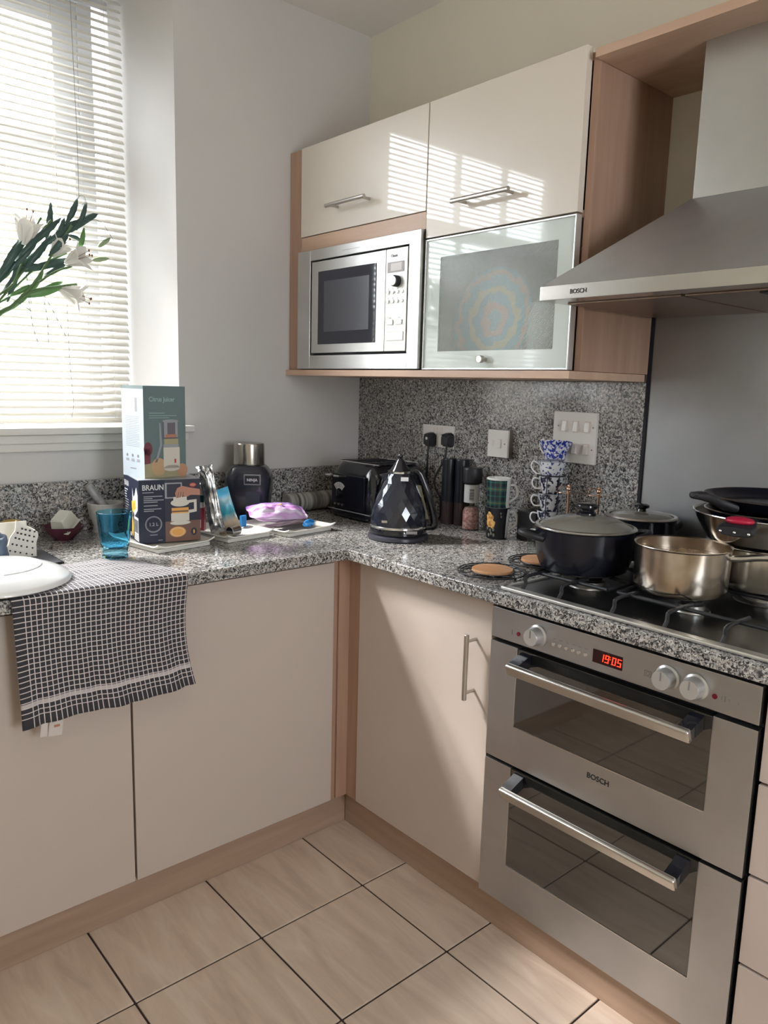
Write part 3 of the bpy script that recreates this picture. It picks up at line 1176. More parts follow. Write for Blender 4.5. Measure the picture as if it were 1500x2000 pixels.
obj('screen', B().box(X - 0.0009, X - 0.0005, 0.024, 0.072, 1.638, 1.659, 0.0001), M('lcd', (0.62, 0.57, 0.55), 0.25), ds)
kb = obj('dial', B().lathe([(0.016, 0), (0.016, 0.014), (0.0145, 0.016), (0, 0.016)], mat=FR(X + 0.0008, 0.043, 1.608), seg=28), BLACKM, cp)
obj('dial_face', B().lathe([(0, 0), (0.013, 0), (0.0125, 0.003), (0, 0.0035)], mat=FR(X - 0.0154, 0.043, 1.608), seg=28), CHROME, kb)
for z in (1.579, 1.553):
    for y in (0.081, 0.061, 0.041, 0.021):
        obj('button', B().lathe([(0, 0), (0.0055, 0), (0.005, 0.003), (0, 0.0035)], mat=FR(X + 0.0009, y, z), seg=16), CHROME, cp)
for y in (0.070, 0.031):
    obj('button', B().box(X - 0.003, X + 0.0009, y - 0.013, y + 0.013, 1.487, 1.501, 0.0018), CHROME, cp)
obj('open_button', B().box(X - 0.0015, X + 0.0009, 0.012, 0.085, 1.442, 1.467, 0.0008), MATS['panel_silver'], cp)
b = B()
b.text('Classic', 0.011, FR(X + 0.0008, 0.074, 1.677))
for z in (1.588, 1.562):
    for y in (0.081, 0.061, 0.041, 0.021):
        b.box(X + 0.0005, X + 0.0009, y - 0.002, y + 0.002, z, z + 0.0012)
for y in (0.070, 0.031):
    b.box(X + 0.0005, X + 0.0009, y - 0.004, y + 0.004, 1.506, 1.5072)
obj('lettering', b, GREY, cp)
obj('maker_mark', B().box(X - 0.0003, X + 0.0001, 0.215, 0.30, 1.7205, 1.7215), GREY, t)

# bridging board over the hood
b = B()
b.box(XF + 0.001, WX - 0.001, -1.75, -0.573, 2.033, 2.052, 0.001)
single('bridging_board', b, WOODE, 'beech board bridging over the extractor chimney', 'board', (0.37, -1.16, 2.034))

# ================================================================== EXTRACTOR HOOD
t = thing('extractor_hood', 'stainless steel chimney extractor hood above the hob', 'extractor', (0.3, -0.88, 1.50))
hx0, hx1, hy0, hy1 = 0.040, WX - 0.0165, -1.176, -0.584
hz0, hz1 = 1.500, 1.530
obj('rim', B().box(hx0, hx1, hy0, hy1, hz0 + 0.0, hz1, 0.0015), HANDLE, t)
cx0, cy0, cy1, czb = 0.290, -0.985, -0.777, 1.722
bm = B()
bb = bmesh.new()
lo = [bb.verts.new(c) for c in ((hx0 + .001, hy1 - .001, hz1), (hx1, hy1 - .001, hz1), (hx1, hy0 + .001, hz1), (hx0 + .001, hy0 + .001, hz1))]
hi = [bb.verts.new(c) for c in ((cx0, cy1, czb), (hx1, cy1, czb), (hx1, cy0, czb), (cx0, cy0, czb))]
bb.faces.new(lo)
bb.faces.new(hi)
for i in range(4):
    bb.faces.new((lo[i], lo[(i + 1) % 4], hi[(i + 1) % 4], hi[i]))
bmesh.ops.recalc_face_normals(bb, faces=bb.faces[:])
bm._merge(bb)
obj('canopy', bm, STEELD, t, smooth=False)
obj('chimney', B().box(cx0 + 0.002, hx1, cy0 + 0.002, cy1 - 0.002, czb, 2.0335, 0.001), STEELZ, t)
b = B()
for k in range(2):
    ya = hy0 + 0.03 + k * 0.27
    b.box(hx0 + 0.06, hx1 - 0.04, ya, ya + 0.262, hz0 - 0.004, hz0 - 0.0003, 0.001)
fl_ = obj('grease_filter', b, steel('filter_steel', (0.30, 0.22, 0.18), 0.35, 1), t)
obj('filter_latch', B().box(hx0 + 0.07, hx0 + 0.10, -1.06, -1.02, hz0 - 0.007, hz0 - 0.004, 0.001), BLACKM, fl_)
obj('lettering', B().text('BOSCH', 0.0125, FR(hx0 - 0.0003, -0.662, 1.5105)), INK, t)

# ================================================================== BLIND
t = thing('venetian_blind', 'cream metal venetian blind filling the sash window', 'blind', (-0.96, 0.80, 1.18))
SX0, SX1 = -1.615, -0.292
SP = 0.0218
nb = 58
prof = [(-0.0125, -0.0006), (-0.006, 0.0014), (0, 0.0020), (0.006, 0.0014), (0.0125, -0.0006)]
tilt = math.radians(41)
sb = bmesh.new()
ring = {}
for xs in (SX0, SX1):
    ring[xs] = [[sb.verts.new((xs, y * math.cos(tilt) - (z + dz) * math.sin(tilt), y * math.sin(tilt) + (z + dz) * math.cos(tilt))) for y, z in prof]
                for dz in (0, 0.0004)]
for k in range(4):
    a, c = ring[SX0], ring[SX1]
    sb.faces.new((a[1][k], c[1][k], c[1][k + 1], a[1][k + 1]))
    sb.faces.new((a[0][k + 1], c[0][k + 1], c[0][k], a[0][k]))
for e in (0, 4):
    sb.faces.new((ring[SX0][0][e], ring[SX0][1][e], ring[SX1][1][e], ring[SX1][0][e]))
bmesh.ops.recalc_face_normals(sb, faces=sb.faces[:])
SB = B()
SB._merge(sb)
s0 = obj('slat', SB, SLAT, t, local=True, ang=60)
s0.location = (0.96 - 0.96, 0, 0.024)
for v in s0.data.vertices:
    v.co.x += 0.96
for k in range(1, nb):
    clone(s0, t, (random.uniform(-0.0015, 0.0015), 0, 0.024 + k * SP + random.uniform(-0.0004, 0.0004)))
obj('bottom_rail', B().box(SX0, SX1, 0.789, 0.811, 1.1735, 1.188, 0.003), SLAT, t)
obj('head_rail', B().box(SX0, SX1, 0.785, 0.815, 2.455, 2.485, 0.002), SLAT, t)
for x in (-1.45, -0.96, -0.50, -0.345):
    b = B()
    for dy in (-0.0115, 0.0115):
        b.tube([(x, 0.80 + dy, 1.185), (x, 0.80 + dy, 2.46)], 0.0006, 5)
    obj('ladder_cord', b, M('cord_cream', (0.6, 0.56, 0.5), 0.8), t)
b = B()
pts = [at(u, v, 'y', 0.778) for u, v in ((137, 0), (140, 60), (145, 160), (150, 260), (153, 350), (154, 385))]
b.tube(pts, 0.0009, 5, smooth=3)
obj('pull_cord', b, M('cord_grey', (0.25, 0.25, 0.26), 0.8), t)
b = B()
pts = [at(u, v, 'y', 0.777) for u, v in ((154, 385), (150, 392), (155, 383), (163, 383), (167, 392), (160, 400))]
b.tube(pts, 0.0008, 5, smooth=4)
obj('cord_loop', b, MATS['cord_grey'], t)
b = B()
pts = [at(u, v, 'y', 0.776) for u, v in ((131, 590), (133, 640), (136, 700), (141, 760), (144, 790), (140, 815))]
b.tube(pts, 0.0008, 5, smooth=4)
obj('pull_cord', b, MATS['cord_grey'], t)

# ================================================================== SOCKETS AND SWITCHES
PX = WX - 0.020      # cladding face


def plate(y0, y1, z0, z1, th=0.009):
    return B().box(PX - th, PX - 0.0002, y0, y1, z0, z1, 0.0015)


def screw(y, z, par, x):
    obj('screw', B().cyl((x, y, z), 0.0023, 0.0008, '-x', 10), GREY, par)


ROCK = M('rocker_cream', (0.72, 0.66, 0.60), 0.3)
t = thing('double_socket', 'white double wall socket with two black plugs in it', 'socket', (PX, 0.18, 1.11))
pl = obj('plate', plate(0.107, 0.253, 1.112, 1.186, 0.007), WHITEPL, t)
for y in (0.165, 0.190):
    obj('rocker', B().box(PX - 0.0105, PX - 0.0069, y - 0.007, y + 0.007, 1.158, 1.180, 0.0015), ROCK, t)
screw(0.242, 1.149, t, PX - 0.0071)
screw(0.118, 1.149, t, PX - 0.0071)
t = thing('fused_switch', 'small square white fused switch on the granite splashback', 'switch', (PX, -0.093, 1.10))
obj('back_box', B().box(PX - 0.016, PX - 0.0002, -0.139, -0.049, 1.103, 1.188, 0.001), M('backbox_brown', (0.16, 0.13, 0.12), 0.5), t)
pl = obj('plate', B().box(PX - 0.025, PX - 0.0162, -0.1385, -0.058, 1.103, 1.187, 0.0015), WHITEPL, t)
obj('rocker', B().box(PX - 0.030, PX - 0.0248, -0.113, -0.098, 1.132, 1.159, 0.0015), WHITEPL, t)
obj('fuse_window', B().box(PX - 0.0256, PX - 0.0250, -0.084, -0.076, 1.138, 1.155, 0.0002), ROCK, t)
screw(-0.061, 1.145, t, PX - 0.0251)
screw(-0.127, 1.145, t, PX - 0.0251)
t = thing('six_gang_switch', 'large square white panel of six rocker switches', 'switch', (PX, -0.365, 1.11))
pl = obj('plate', plate(-0.438, -0.293, 1.109, 1.253, 0.010), WHITEPL, t)
for z in (1.212, 1.150):
    for y in (-0.333, -0.371, -0.409):
        r_ = obj('rocker', B().box(PX - 0.0135, PX - 0.0101, y - 0.0085, y + 0.0085, z - 0.016, z + 0.016, 0.001), M('rocker_pink', (0.66, 0.56, 0.50), 0.35), t)
        obj('paddle', B().prism([(0, -0.013), (-0.005, -0.013), (-0.0015, 0.013), (0, 0.013)], -0.0065, 0.0065,
                                mat=Matrix.Translation((PX - 0.0134, y, z)) @ Matrix.Rotation(PI / 2, 4, 'X')), WHITEPL, r_)
for z in (1.212, 1.150):
    screw(-0.311, z, t, PX - 0.0101)
    screw(-0.427, z, t, PX - 0.0101)


def plug(y, z, label, pts, disc=False):
    t = thing('plug', label, 'plug', (PX - 0.007, y, z))
    b = B().hull([(PX - 0.0075, y + a, z + c) for a, c in ((-.023, -.02), (.023, -.02), (-.023, .014), (.023, .014), (-.014, .024), (.014, .024), (-.015, -.026), (.015, -.026))] +
                 [(PX - 0.034, y + a, z + c) for a, c in ((-.017, -.02), (.017, -.02), (-.018, .012), (.018, .012), (-.010, .019), (.010, .019))])
    bmesh.ops.bevel(b.bm, geom=b.bm.edges[:], offset=0.003, segments=2, affect='EDGES')
    obj('plug_body', b, BLACKM, t)
    if disc:
        obj('sticker', B().cyl((PX - 0.0342, y, z + 0.004), 0.005, 0.0005, '-x', 16), WHITEPL, t)
    obj('cable', B().tube(pts, 0.0034, 8, smooth=6), BLACKM, t)


plug(0.206, 1.137, 'black plug in the left half of the double socket',
     [(PX - 0.022, 0.208, 1.115), (PX - 0.024, 0.208, 1.08), (PX - 0.020, 0.212, 1.05), (PX - 0.012, 0.222, 1.00), (PX - 0.009, 0.225, 0.92), (PX - 0.02, 0.21, 0.873)], True)
plug(0.122, 1.141, 'black plug in the right half of the double socket, larger cable',
     [(PX - 0.022, 0.122, 1.118), (PX - 0.026, 0.124, 1.08), (PX - 0.040, 0.138, 1.04), (PX - 0.046, 0.150, 1.005), (PX - 0.040, 0.146, 0.975),
      (PX - 0.036, 0.140, 0.962), (PX - 0.034, 0.130, 0.945), (PX - 0.034, 0.128, 0.91), (PX - 0.030, 0.132, 0.885), (PX - 0.02, 0.15, 0.8725)])

# ================================================================== THINGS ON THE WORKTOP
rot = lambda d: math.radians(d)


def face(org, xd, size_u, size_v):
    """local print helper: fractions of a vertical face -> matrix"""
    return frame(org, xd, (0, 0, 1)), size_u, size_v


class Print:
    def __init__(s, F_):
        s.M, s.w, s.h = F_
        s.d = {}

    def _b(s, mat, layer):
        k = (mat.name, layer)
        if k not in s.d:
            s.d[k] = (B(), mat, layer)
        return s.d[k][0]

    def poly(s, pts, mat, layer=1):
        z = 0.0002 * layer
        s._b(mat, layer).prism([(u * s.w, v * s.h) for u, v in pts], z - 0.0003, z, mat=s.M)

    def rect(s, u0, u1, v0, v1, mat, layer=1):
        s.poly([(u0, v0), (u1, v0), (u1, v1), (u0, v1)], mat, layer)

    def ell(s, cu, cv, ru, rv, mat, layer=1, n=20, a0=0.0, a1=2 * PI):
        s.poly([(cu + ru * math.cos(a0 + (a1 - a0) * k / n), cv + rv * math.sin(a0 + (a1 - a0) * k / n)) for k in range(n if a1 - a0 > 6 else n + 1)], mat, layer)

    def ring(s, cu, cv, r, th, mat, layer=1, n=28):
        R, hh = r * s.w, s.h
        b = s._b(mat, layer)
        z = 0.0002 * layer
        for k in range(n):
            a, c = 2 * PI * k / n, 2 * PI * (k + 1) / n
            x0, y0 = cu * s.w, cv * s.h
            b.prism([(x0 + R * math.cos(a), y0 + R * math.sin(a)), (x0 + R * math.cos(c), y0 + R * math.sin(c)),
                     (x0 + (R - th) * math.cos(c), y0 + (R - th) * math.sin(c)), (x0 + (R - th) * math.cos(a), y0 + (R - th) * math.sin(a))], z - 0.0003, z, mat=s.M)

    def text(s, body, u, v, size, mat, layer=1, align='LEFT', xs=1.0):
        m = s.M @ Matrix.Translation((u * s.w, v * s.h, 0.0002 * layer - 0.0001))
        s._b(mat, layer).text(body, size, m, 0.0001, align, xs)

    def done(s, parent, name):
        for (mn, ly), (b, mat, _) in s.d.items():
            obj(name, b, mat, parent, kind='stuff', smooth=False)


NAVY = M('box_navy', (0.012, 0.016, 0.038), 0.4, spec=0.3)
PW = M('print_white', (0.62, 0.62, 0.64), 0.4)
PGREY = M('print_grey', (0.30, 0.31, 0.34), 0.4)
PBROWN = M('print_brown', (0.15, 0.075, 0.055), 0.35)
PORANGE = M('print_orange', (0.75, 0.36, 0.08), 0.35)
PYEL = M('print_yellow', (0.85, 0.55, 0.06), 0.35)
PSKIN = M('print_skin', (0.42, 0.19, 0.13), 0.4)
PSKY = M('print_dusk', (0.030, 0.030, 0.048), 0.4, spec=0.3)
PRED = M('print_red', (0.50, 0.05, 0.03), 0.35)
PCREAM = M('print_cream', (0.62, 0.58, 0.52), 0.35)
TEAL = M('box_teal', (0.130, 0.185, 0.190), 0.4)
PTEAL = M('print_pale_teal', (0.30, 0.42, 0.41), 0.4)
PMAR = M('print_maroon', (0.16, 0.045, 0.06), 0.4)
POLIVE = M('print_olive', (0.36, 0.33, 0.20), 0.4)

# ---- three melamine trays
TRAYM = M('melamine_white', (0.78, 0.76, 0.70), 0.25)


def tray(cx, cy, a, lx, ly, label, mark=None):
    t = thing('serving_tray', label, 'tray', (cx, cy, CT), rot(a), 'white trays along the worktop')

    def fn(u, v):
        x, y = (u - 0.5) * lx, (v - 0.5) * ly
        e = max(abs(u - 0.5), 0) * 2
        e2 = abs(v - 0.5) * 2
        z = 0.0105 + 0.008 * max(0, (e - 0.72) / 0.28) ** 1.3 + 0.007 * max(0, (e2 - 0.80) / 0.20) ** 1.5
        return Vector((x, y, z))
    b = B().grid(fn, 24, 24, thick=0.0035)
    obj('body', b, TRAYM, t, local=True)
    b = B()
    b.box(-lx * 0.455, lx * 0.455, -ly * 0.46, ly * 0.46, 0.0003, 0.0107, 0.002)
    obj('foot', b, TRAYM, t, local=True)
    return t


tray(-0.424, 0.300, 9, 0.180, 0.235, 'white serving tray under the two stacked appliance boxes')
tray(-0.214, 0.315, 8, 0.166, 0.230, 'middle white serving tray with the clipped snack bags on it')
tray(-0.018, 0.296, 9, 0.195, 0.235, 'white serving tray under the purple snack bag')

# ---- navy coffee maker box
A = Vector((-0.505, 0.256, 0.0))
xd = Vector((0.157, -0.030, 0)).normalized()
yd = Vector((-xd.y, xd.x, 0))
BW, BD, BH, BZ = 0.163, 0.175, 0.168, CT + 0.0148
t = thing('coffee_maker_box', 'navy cardboard appliance box with a coffee maker pictured on it', 'box', A + xd * BW / 2 + yd * BD / 2 + Vector((0, 0, BZ)))
Mb = frame(A + Vector((0, 0, BZ)), xd, yd)
obj('carton', B().box(0, BW, 0, BD, 0, BH, 0.0008, 1, mat=Mb), NAVY, t)
obj('top_flap', B().box(0.001, BW - 0.001, 0.001, BD - 0.001, BH, BH + 0.0012, mat=Mb), M('flap_grey', (0.30, 0.32, 0.36), 0.3), t)
P = Print((frame(A + Vector((0, 0, BZ)), xd, (0, 0, 1)), BW, BH))
P.rect(0.42, 1.0, 0.0, 1.0, PBROWN, 1)
P.rect(0.42, 1.0, 0.33, 1.0, PSKY, 2)
P.rect(0.42, 0.70, 0.70, 0.95, PGREY, 3)
P.rect(0.45, 0.68, 0.72, 0.93, PSKY, 4)
P.text('BRAUN', 0.055, 0.845, 0.0200, PW, 3, xs=0.86)
P.rect(0.06, 0.24, 0.800, 0.812, PGREY, 3)
for k, (a, c) in enumerate(((0.38, 0.745), (0.22, 0.715), (0.40, 0.685), (0.30, 0.655), (0.30, 0.600), (0.36, 0.545), (0.24, 0.515))):
    P.rect(0.08, a, c - 0.008, c + 0.006, PGREY, 3)
P.ring(0.23, 0.30, 0.135, 0.0016, PGREY, 3)
P.ring(0.23, 0.30, 0.118, 0.0006, PGREY, 3)
P.text('1.2 L', 0.23, 0.275, 0.0125, PGREY, 3, 'CENTER')
P.rect(0.17, 0.29, 0.125, 0.135, PGREY, 3)
P.rect(0.30, 0.37, 0.035, 0.045, PGREY, 3)
# coffee maker picture
P.ell(0.665, 0.300, 0.17, 0.035, PCREAM, 5)
P.rect(0.515, 0.815, 0.33, 0.455, PCREAM, 5)
P.rect(0.525, 0.805, 0.455, 0.545, PORANGE, 5)
P.rect(0.525, 0.805, 0.475, 0.497, PBROWN, 6)
P.ell(0.665, 0.625, 0.155, 0.062, PCREAM, 5)
P.rect(0.555, 0.775, 0.645, 0.72, PCREAM, 6)
P.poly([(0.80, 0.66), (0.94, 0.67), (0.94, 0.47), (0.80, 0.45), (0.80, 0.50), (0.895, 0.51), (0.895, 0.625), (0.80, 0.615)], PCREAM, 6)
P.poly([(0.60, 0.70), (0.585, 0.78), (0.62, 0.86), (0.70, 0.895), (0.80, 0.87), (1.0, 0.83), (1.0, 0.735), (0.84, 0.745), (0.78, 0.715), (0.72, 0.735), (0.66, 0.71)], PSKIN, 7)
for q in (0.62, 0.66, 0.70):
    P.poly([(q, 0.71), (q + 0.012, 0.71), (q + 0.028, 0.80), (q + 0.018, 0.80)], PBROWN, 8)
P.ell(0.62, 0.155, 0.135, 0.085, PORANGE, 5)
P.ell(0.62, 0.155, 0.110, 0.068, PCREAM, 6)
P.ell(0.62, 0.155, 0.098, 0.060, PORANGE, 7)
P.ell(0.89, 0.145, 0.05, 0.062, PSKY, 5)
P.ell(0.89, 0.145, 0.012, 0.036, PORANGE, 7)
P.ell(0.88, 0.905, 0.055, 0.032, PRED, 5)
P.ell(0.88, 0.905, 0.040, 0.020, PSKIN, 6)
P.done(t, 'printed_panel')
P = Print((frame(A + yd * BD + Vector((0, 0, BZ)), -yd, (0, 0, 1)), BD, BH))
P.text('BRAUN', 0.05, 0.83, 0.021, PW, 1, xs=0.75)
for k in range(11):
    P.rect(0.06, 0.06 + (0.22, 0.13, 0.13, 0.13, 0.26, 0.25, 0.27, 0.22, 0.26, 0.24, 0.2)[k], 0.76 - 0.042 * k, 0.775 - 0.042 * k, PW if k < 4 else PGREY, 1)
P.poly([(0.58, 0.55), (0.60, 0.84), (0.66, 0.70), (0.74, 0.74), (0.86, 0.88), (0.95, 0.76), (0.93, 0.52), (0.72, 0.40)], PW, 1)
P.poly([(0.54, 0.62), (0.78, 0.66), (0.84, 0.55), (0.62, 0.45), (0.55, 0.30), (0.52, 0.10), (0.60, 0.05), (0.64, 0.22), (0.60, 0.38), (0.55, 0.52)], PYEL, 2)
P.poly([(0.62, 0.60), (0.76, 0.62), (0.74, 0.52), (0.66, 0.50)], PORANGE, 3)
P.rect(0.68, 0.96, 0.03, 0.40, PW, 1)
for k in range(13):
    P.rect(0.70 + 0.019 * k, 0.70 + 0.019 * k + (0.010 if k % 3 else 0.006), 0.15, 0.36, INK, 2)
for k in range(3):
    P.rect(0.70, 0.93, 0.05 + 0.03 * k, 0.062 + 0.03 * k, GREY, 2)
P.rect(0.40, 0.50, 0.04, 0.10, PW, 1)
P.done(t, 'printed_panel')

# ---- teal citrus juicer box on top of it
A = Vector((-0.520, 0.2620, 0.0))
A = at(283, 935, 'z', BZ + BH + 0.0015)
A.z = 0
A = A + Vector((0.0, 0.0, 0))
JZ = BZ + BH + 0.0014
xd = Vector((0.130, 0.010, 0)).normalized()
yd = Vector((-xd.y, xd.x, 0))
JW, JD, JH = 0.124, 0.118, 0.243
t = thing('citrus_juicer_box', 'tall teal cardboard juicer box standing on the navy box', 'box', A + xd * JW / 2 + yd * JD / 2 + Vector((0, 0, JZ)))
Mb = frame(A + Vector((0, 0, JZ)), xd, yd)
obj('carton', B().box(0, JW, 0, JD, 0, JH, 0.0008, 1, mat=Mb), TEAL, t)
P = Print((frame(A + Vector((0, 0, JZ)), xd, (0, 0, 1)), JW, JH))
P.text('Citrus Juicer', 0.13, 0.835, 0.0168, PTEAL, 2, xs=0.88)
P.rect(0.13, 0.50, 0.705, 0.712, PTEAL, 1)
P.rect(0.13, 0.78, 0.678, 0.684, PTEAL, 1)
P.rect(0.13, 0.60, 0.655, 0.660, PTEAL, 1)
P.poly([(0.0, 0.0), (1.0, 0.0), (1.0, 0.13), (0.75, 0.10), (0.45, 0.14), (0.2, 0.17), (0.0, 0.15)], POLIVE, 1)
P.ell(0.09, 0.32, 0.10, 0.075, PMAR, 2)
P.rect(0.0, 0.14, 0.16, 0.32, PMAR, 2)
P.ell(0.33, 0.12, 0.17, 0.10, M('print_peach', (0.50, 0.34, 0.20), 0.4), 3)
P.ell(0.90, 0.07, 0.13, 0.075, M('print_peach2', (0.50, 0.27, 0.17), 0.4), 3)
P.rect(0.45, 0.84, 0.10, 0.33, PCREAM, 4)
P.ell(0.645, 0.10, 0.195, 0.035, PCREAM, 4)
P.rect(0.45, 0.82, 0.33, 0.365, PGREY, 4)
P.rect(0.47, 0.81, 0.365, 0.425, POLIVE, 4)
P.rect(0.44, 0.81, 0.425, 0.62, M('print_smoke', (0.13, 0.12, 0.14), 0.3), 4)
P.rect(0.47, 0.55, 0.44, 0.61, PGREY, 5)
P.rect(0.74, 0.80, 0.44, 0.61, PGREY, 5)
P.rect(0.50, 0.76, 0.44, 0.475, PSKIN, 6)
P.ell(0.625, 0.62, 0.19, 0.018, PGREY, 6)
P.poly([(0.36, 0.60), (0.39, 0.60), (0.42, 0.36), (0.30, 0.17), (0.24, 0.17), (0.37, 0.36)], PGREY, 3)
P.rect(0.71, 0.75, 0.155, 0.20, PRED, 5)
P.done(t, 'printed_panel')
WB_ = M('box_white_side', (0.46, 0.52, 0.58), 0.4)
P = Print((frame(A + yd * JD + Vector((0, 0, JZ)), -yd, (0, 0, 1)), JD, JH))
P.rect(0.0, 1.0, 0.0, 0.965, WB_, 1)
P.rect(0.0, 1.0, 0.965, 1.0, TEAL, 1)
for k in range(18):
    P.rect(0.18, 0.80 - 0.1 * (k % 5 == 4), 0.66 - 0.019 * k, 0.665 - 0.019 * k, PGREY, 2)
for k in range(3):
    P.ell(0.22 + 0.25 * k, 0.235, 0.045, 0.018, GREY, 2, 10)
    P.rect(0.16 + 0.25 * k, 0.30 + 0.25 * k, 0.17, 0.20, PGREY, 2)
P.rect(0.35, 0.62, 0.085, 0.10, PGREY, 2)
P.rect(0.62, 0.72, 0.72, 0.87, PGREY, 2)
P.done(t, 'printed_panel')

# ---- blue drinking glass
BLUG = M('blue_glass', (0.33, 0.77, 1.0), 0.03, trans=1.0, ior=1.17)
gx, gy = -0.598, 0.187
gz = CT + 0.0052
prof = [(0, 0.0), (0.030, 0.0), (0.0315, 0.003), (0.0295, 0.010), (0.0305, 0.016), (0.0345, 0.035), (0.0385, 0.075), (0.0435, 0.113), (0.0438, 0.1145),
        (0.0425, 0.1150), (0.0412, 0.112), (0.0362, 0.075), (0.0320, 0.038), (0.028, 0.026), (0.0, 0.024)]
single('drinking_glass', B().lathe(prof, seg=48), BLUG, 'translucent bright blue tumbler standing on the checked towel', 'glass', (gx, gy, gz), local=True, ang=80)

# ---- checked towel: lies on the worktop and hangs over the front edge
TX0, TX1 = -0.908, -0.526


def towel_pt(u, s_):
    """u 0..1 across (left to right), s_ metres from the hem up and over"""
    hang = 0.262
    wob = 0.004 * math.sin(u * 9 + 1) + 0.003 * math.sin(u * 23)
    xl, xr = TX0, TX1
    if s_ < hang:
        k = s_ / hang
        x0 = xl + 0.006 * (1 - k) + 0.0 * k
        x1 = xr + 0.012 * (1 - k) ** 2 - 0.012 * math.sin(k * PI)
        x = x0 + (x1 - x0) * u
        fold = 0.006 * math.sin(u * 11 + 2) * (1 - k) + 0.004 * math.sin(u * 27 + 3 * k) * (1 - k)
        y = -0.0535 - 0.005 - abs(fold)
        z = 0.858 - (hang - s_) + 0.004 * math.sin(u * 7) * (1 - k) + 0.006 * (u - 0.5) * (1 - k)
        return Vector((x, y, z))
    q = s_ - hang
    if q < 0.0157:
        a = q / 0.0157 * PI / 2
        x = xl + (xr - xl) * u
        return Vector((x, -0.0485 - 0.010 * math.cos(a), 0.858 + 0.0125 * math.sin(a)))
    q -= 0.0157
    L_ = 0.232
    k = q / L_
    x = (xl + 0.03 * k) + ((xr - 0.057 * k) - (xl + 0.03 * k)) * u
    y = -0.0485 + q * (0.97 + 0.03 * u)
    z = CT + 0.0026 + 0.0009 * (1 + math.sin(u * 21 + k * 5)) * min(1, 6 * k) + 0.0007 * (1 + math.sin(k * 25 + u * 9)) * min(1, 5 * k)
    return Vector((x, y, z))


tb_ = bmesh.new()
uvl = tb_.loops.layers.uv.new('UVMap')
NU, NV = 60, 90
S_ = 0.262 + 0.0157 + 0.232
V = [[tb_.verts.new(towel_pt(i / NU, S_ * j / NV)) for j in range(NV + 1)] for i in range(NU + 1)]
for i in range(NU):
    for j in range(NV):
        f = tb_.faces.new((V[i][j], V[i + 1][j], V[i + 1][j + 1], V[i][j + 1]))
        for lo_, (a, c) in zip(f.loops, ((i, j), (i + 1, j), (i + 1, j + 1), (i, j + 1))):
            lo_[uvl].uv = (a / NU * 0.385, c / NV * S_)
tw = B()
tw.bm.free()
tw.bm = tb_
TOW = towel_mat()
t = thing('tea_towel', 'dark checked tea towel hanging over the worktop edge under the blue tumbler', 'towel', (-0.71, 0.05, CT))
to = obj('cloth', tw, TOW, t, ang=80)
so = to.modifiers.new('thick', 'SOLIDIFY')
so.thickness = 0.0022
so.offset = 0
b = B()
for x, w_, z0 in ((-0.832, 0.028, 0.562), (-0.856, 0.014, 0.566)):
    b = B().box(x - w_ / 2, x + w_ / 2, -0.0585, -0.0578, z0, 0.612, mat=Matrix.Translation((x, 0, 0.6)) @ Matrix.Rotation(0.12, 4, 'Y') @ Matrix.Translation((-x, 0, -0.6)))
    lbl = obj('care_label', b, M('label_white', (0.60, 0.55, 0.52), 0.6), t)
    if w_ > 0.02:
        obj('care_print', B().box(x - 0.006, x + 0.006, -0.0589, -0.0586, 0.581, 0.5865), PSKIN, lbl)

# ---- upturned white plate
PLZ = CT + 0.0062
plx, ply = -0.899, 0.096
b = B().lathe([(0.150, 0.0), (0.1535, 0.002), (0.1535, 0.006), (0.148, 0.013), (0.128, 0.023), (0.108, 0.0305), (0.0945, 0.0335), (0.094, 0.0355), (0.0915, 0.0355),
               (0.0905, 0.0325), (0.05, 0.0305), (0, 0.0300)], seg=72)
t = single('dinner_plate', b, WHITEC, 'large white dinner plate lying upside down on the checked towel', 'plate', (plx, ply, PLZ), local=True, ang=50)

# ---- white perforated utensil drainer
t = thing('utensil_drainer', 'white perforated plastic utensil drainer behind the upturned plate', 'drainer', (-0.80, 0.33, CT))
c0 = at(14, 1088, 'z', CT + 0.004)
c1 = at(70, 1086, 'z', CT + 0.004)
q1 = at(75, 1042, 'y', c1.y + 0.015)
q0 = at(30, 1015, 'y', c1.y + 0.02)
q2 = at(20, 1052, 'y', c0.y + 0.0)
b = B()
pts = [at(10, 1092, 'y', 0.298), at(20, 1050, 'y', 0.302), at(30, 1036, 'y', 0.303), at(31, 1016, 'y', 0.305), at(50, 1026, 'y', 0.304), at(73, 1038, 'y', 0.303), at(75, 1046, 'y', 0.302), at(71, 1060, 'y', 0.300), at(72, 1092, 'y', 0.298)]
dz = min(p.z for p in pts) - (CT + 0.001)
bb = bmesh.new()
f0 = [bb.verts.new(p) for p in pts]
f1 = [bb.verts.new(p + Vector((0.0, 0.004, 0))) for p in pts]
bb.faces.new(f0)
bb.faces.new(f1[::-1])
for i in range(len(pts)):
    bb.faces.new((f0[i], f0[(i + 1) % len(pts)], f1[(i + 1) % len(pts)], f1[i]))
bmesh.ops.recalc_face_normals(bb, faces=bb.faces[:])
b._merge(bb)
xl_, xr_ = pts[0].x, pts[-1].x
zb_ = CT + 0.001
b.box(xl_, xr_, 0.298, 0.372, zb_, zb_ + 0.004)
b.box(xl_, xr_, 0.368, 0.372, zb_, 0.952)
b.box(xr_ - 0.004, xr_, 0.300, 0.372, zb_, 0.940)
b.box(xl_, xl_ + 0.004, 0.300, 0.372, zb_, 0.915)
obj('basket', b, M('drainer_white', (0.72, 0.70, 0.64), 0.4), t)
b = B()
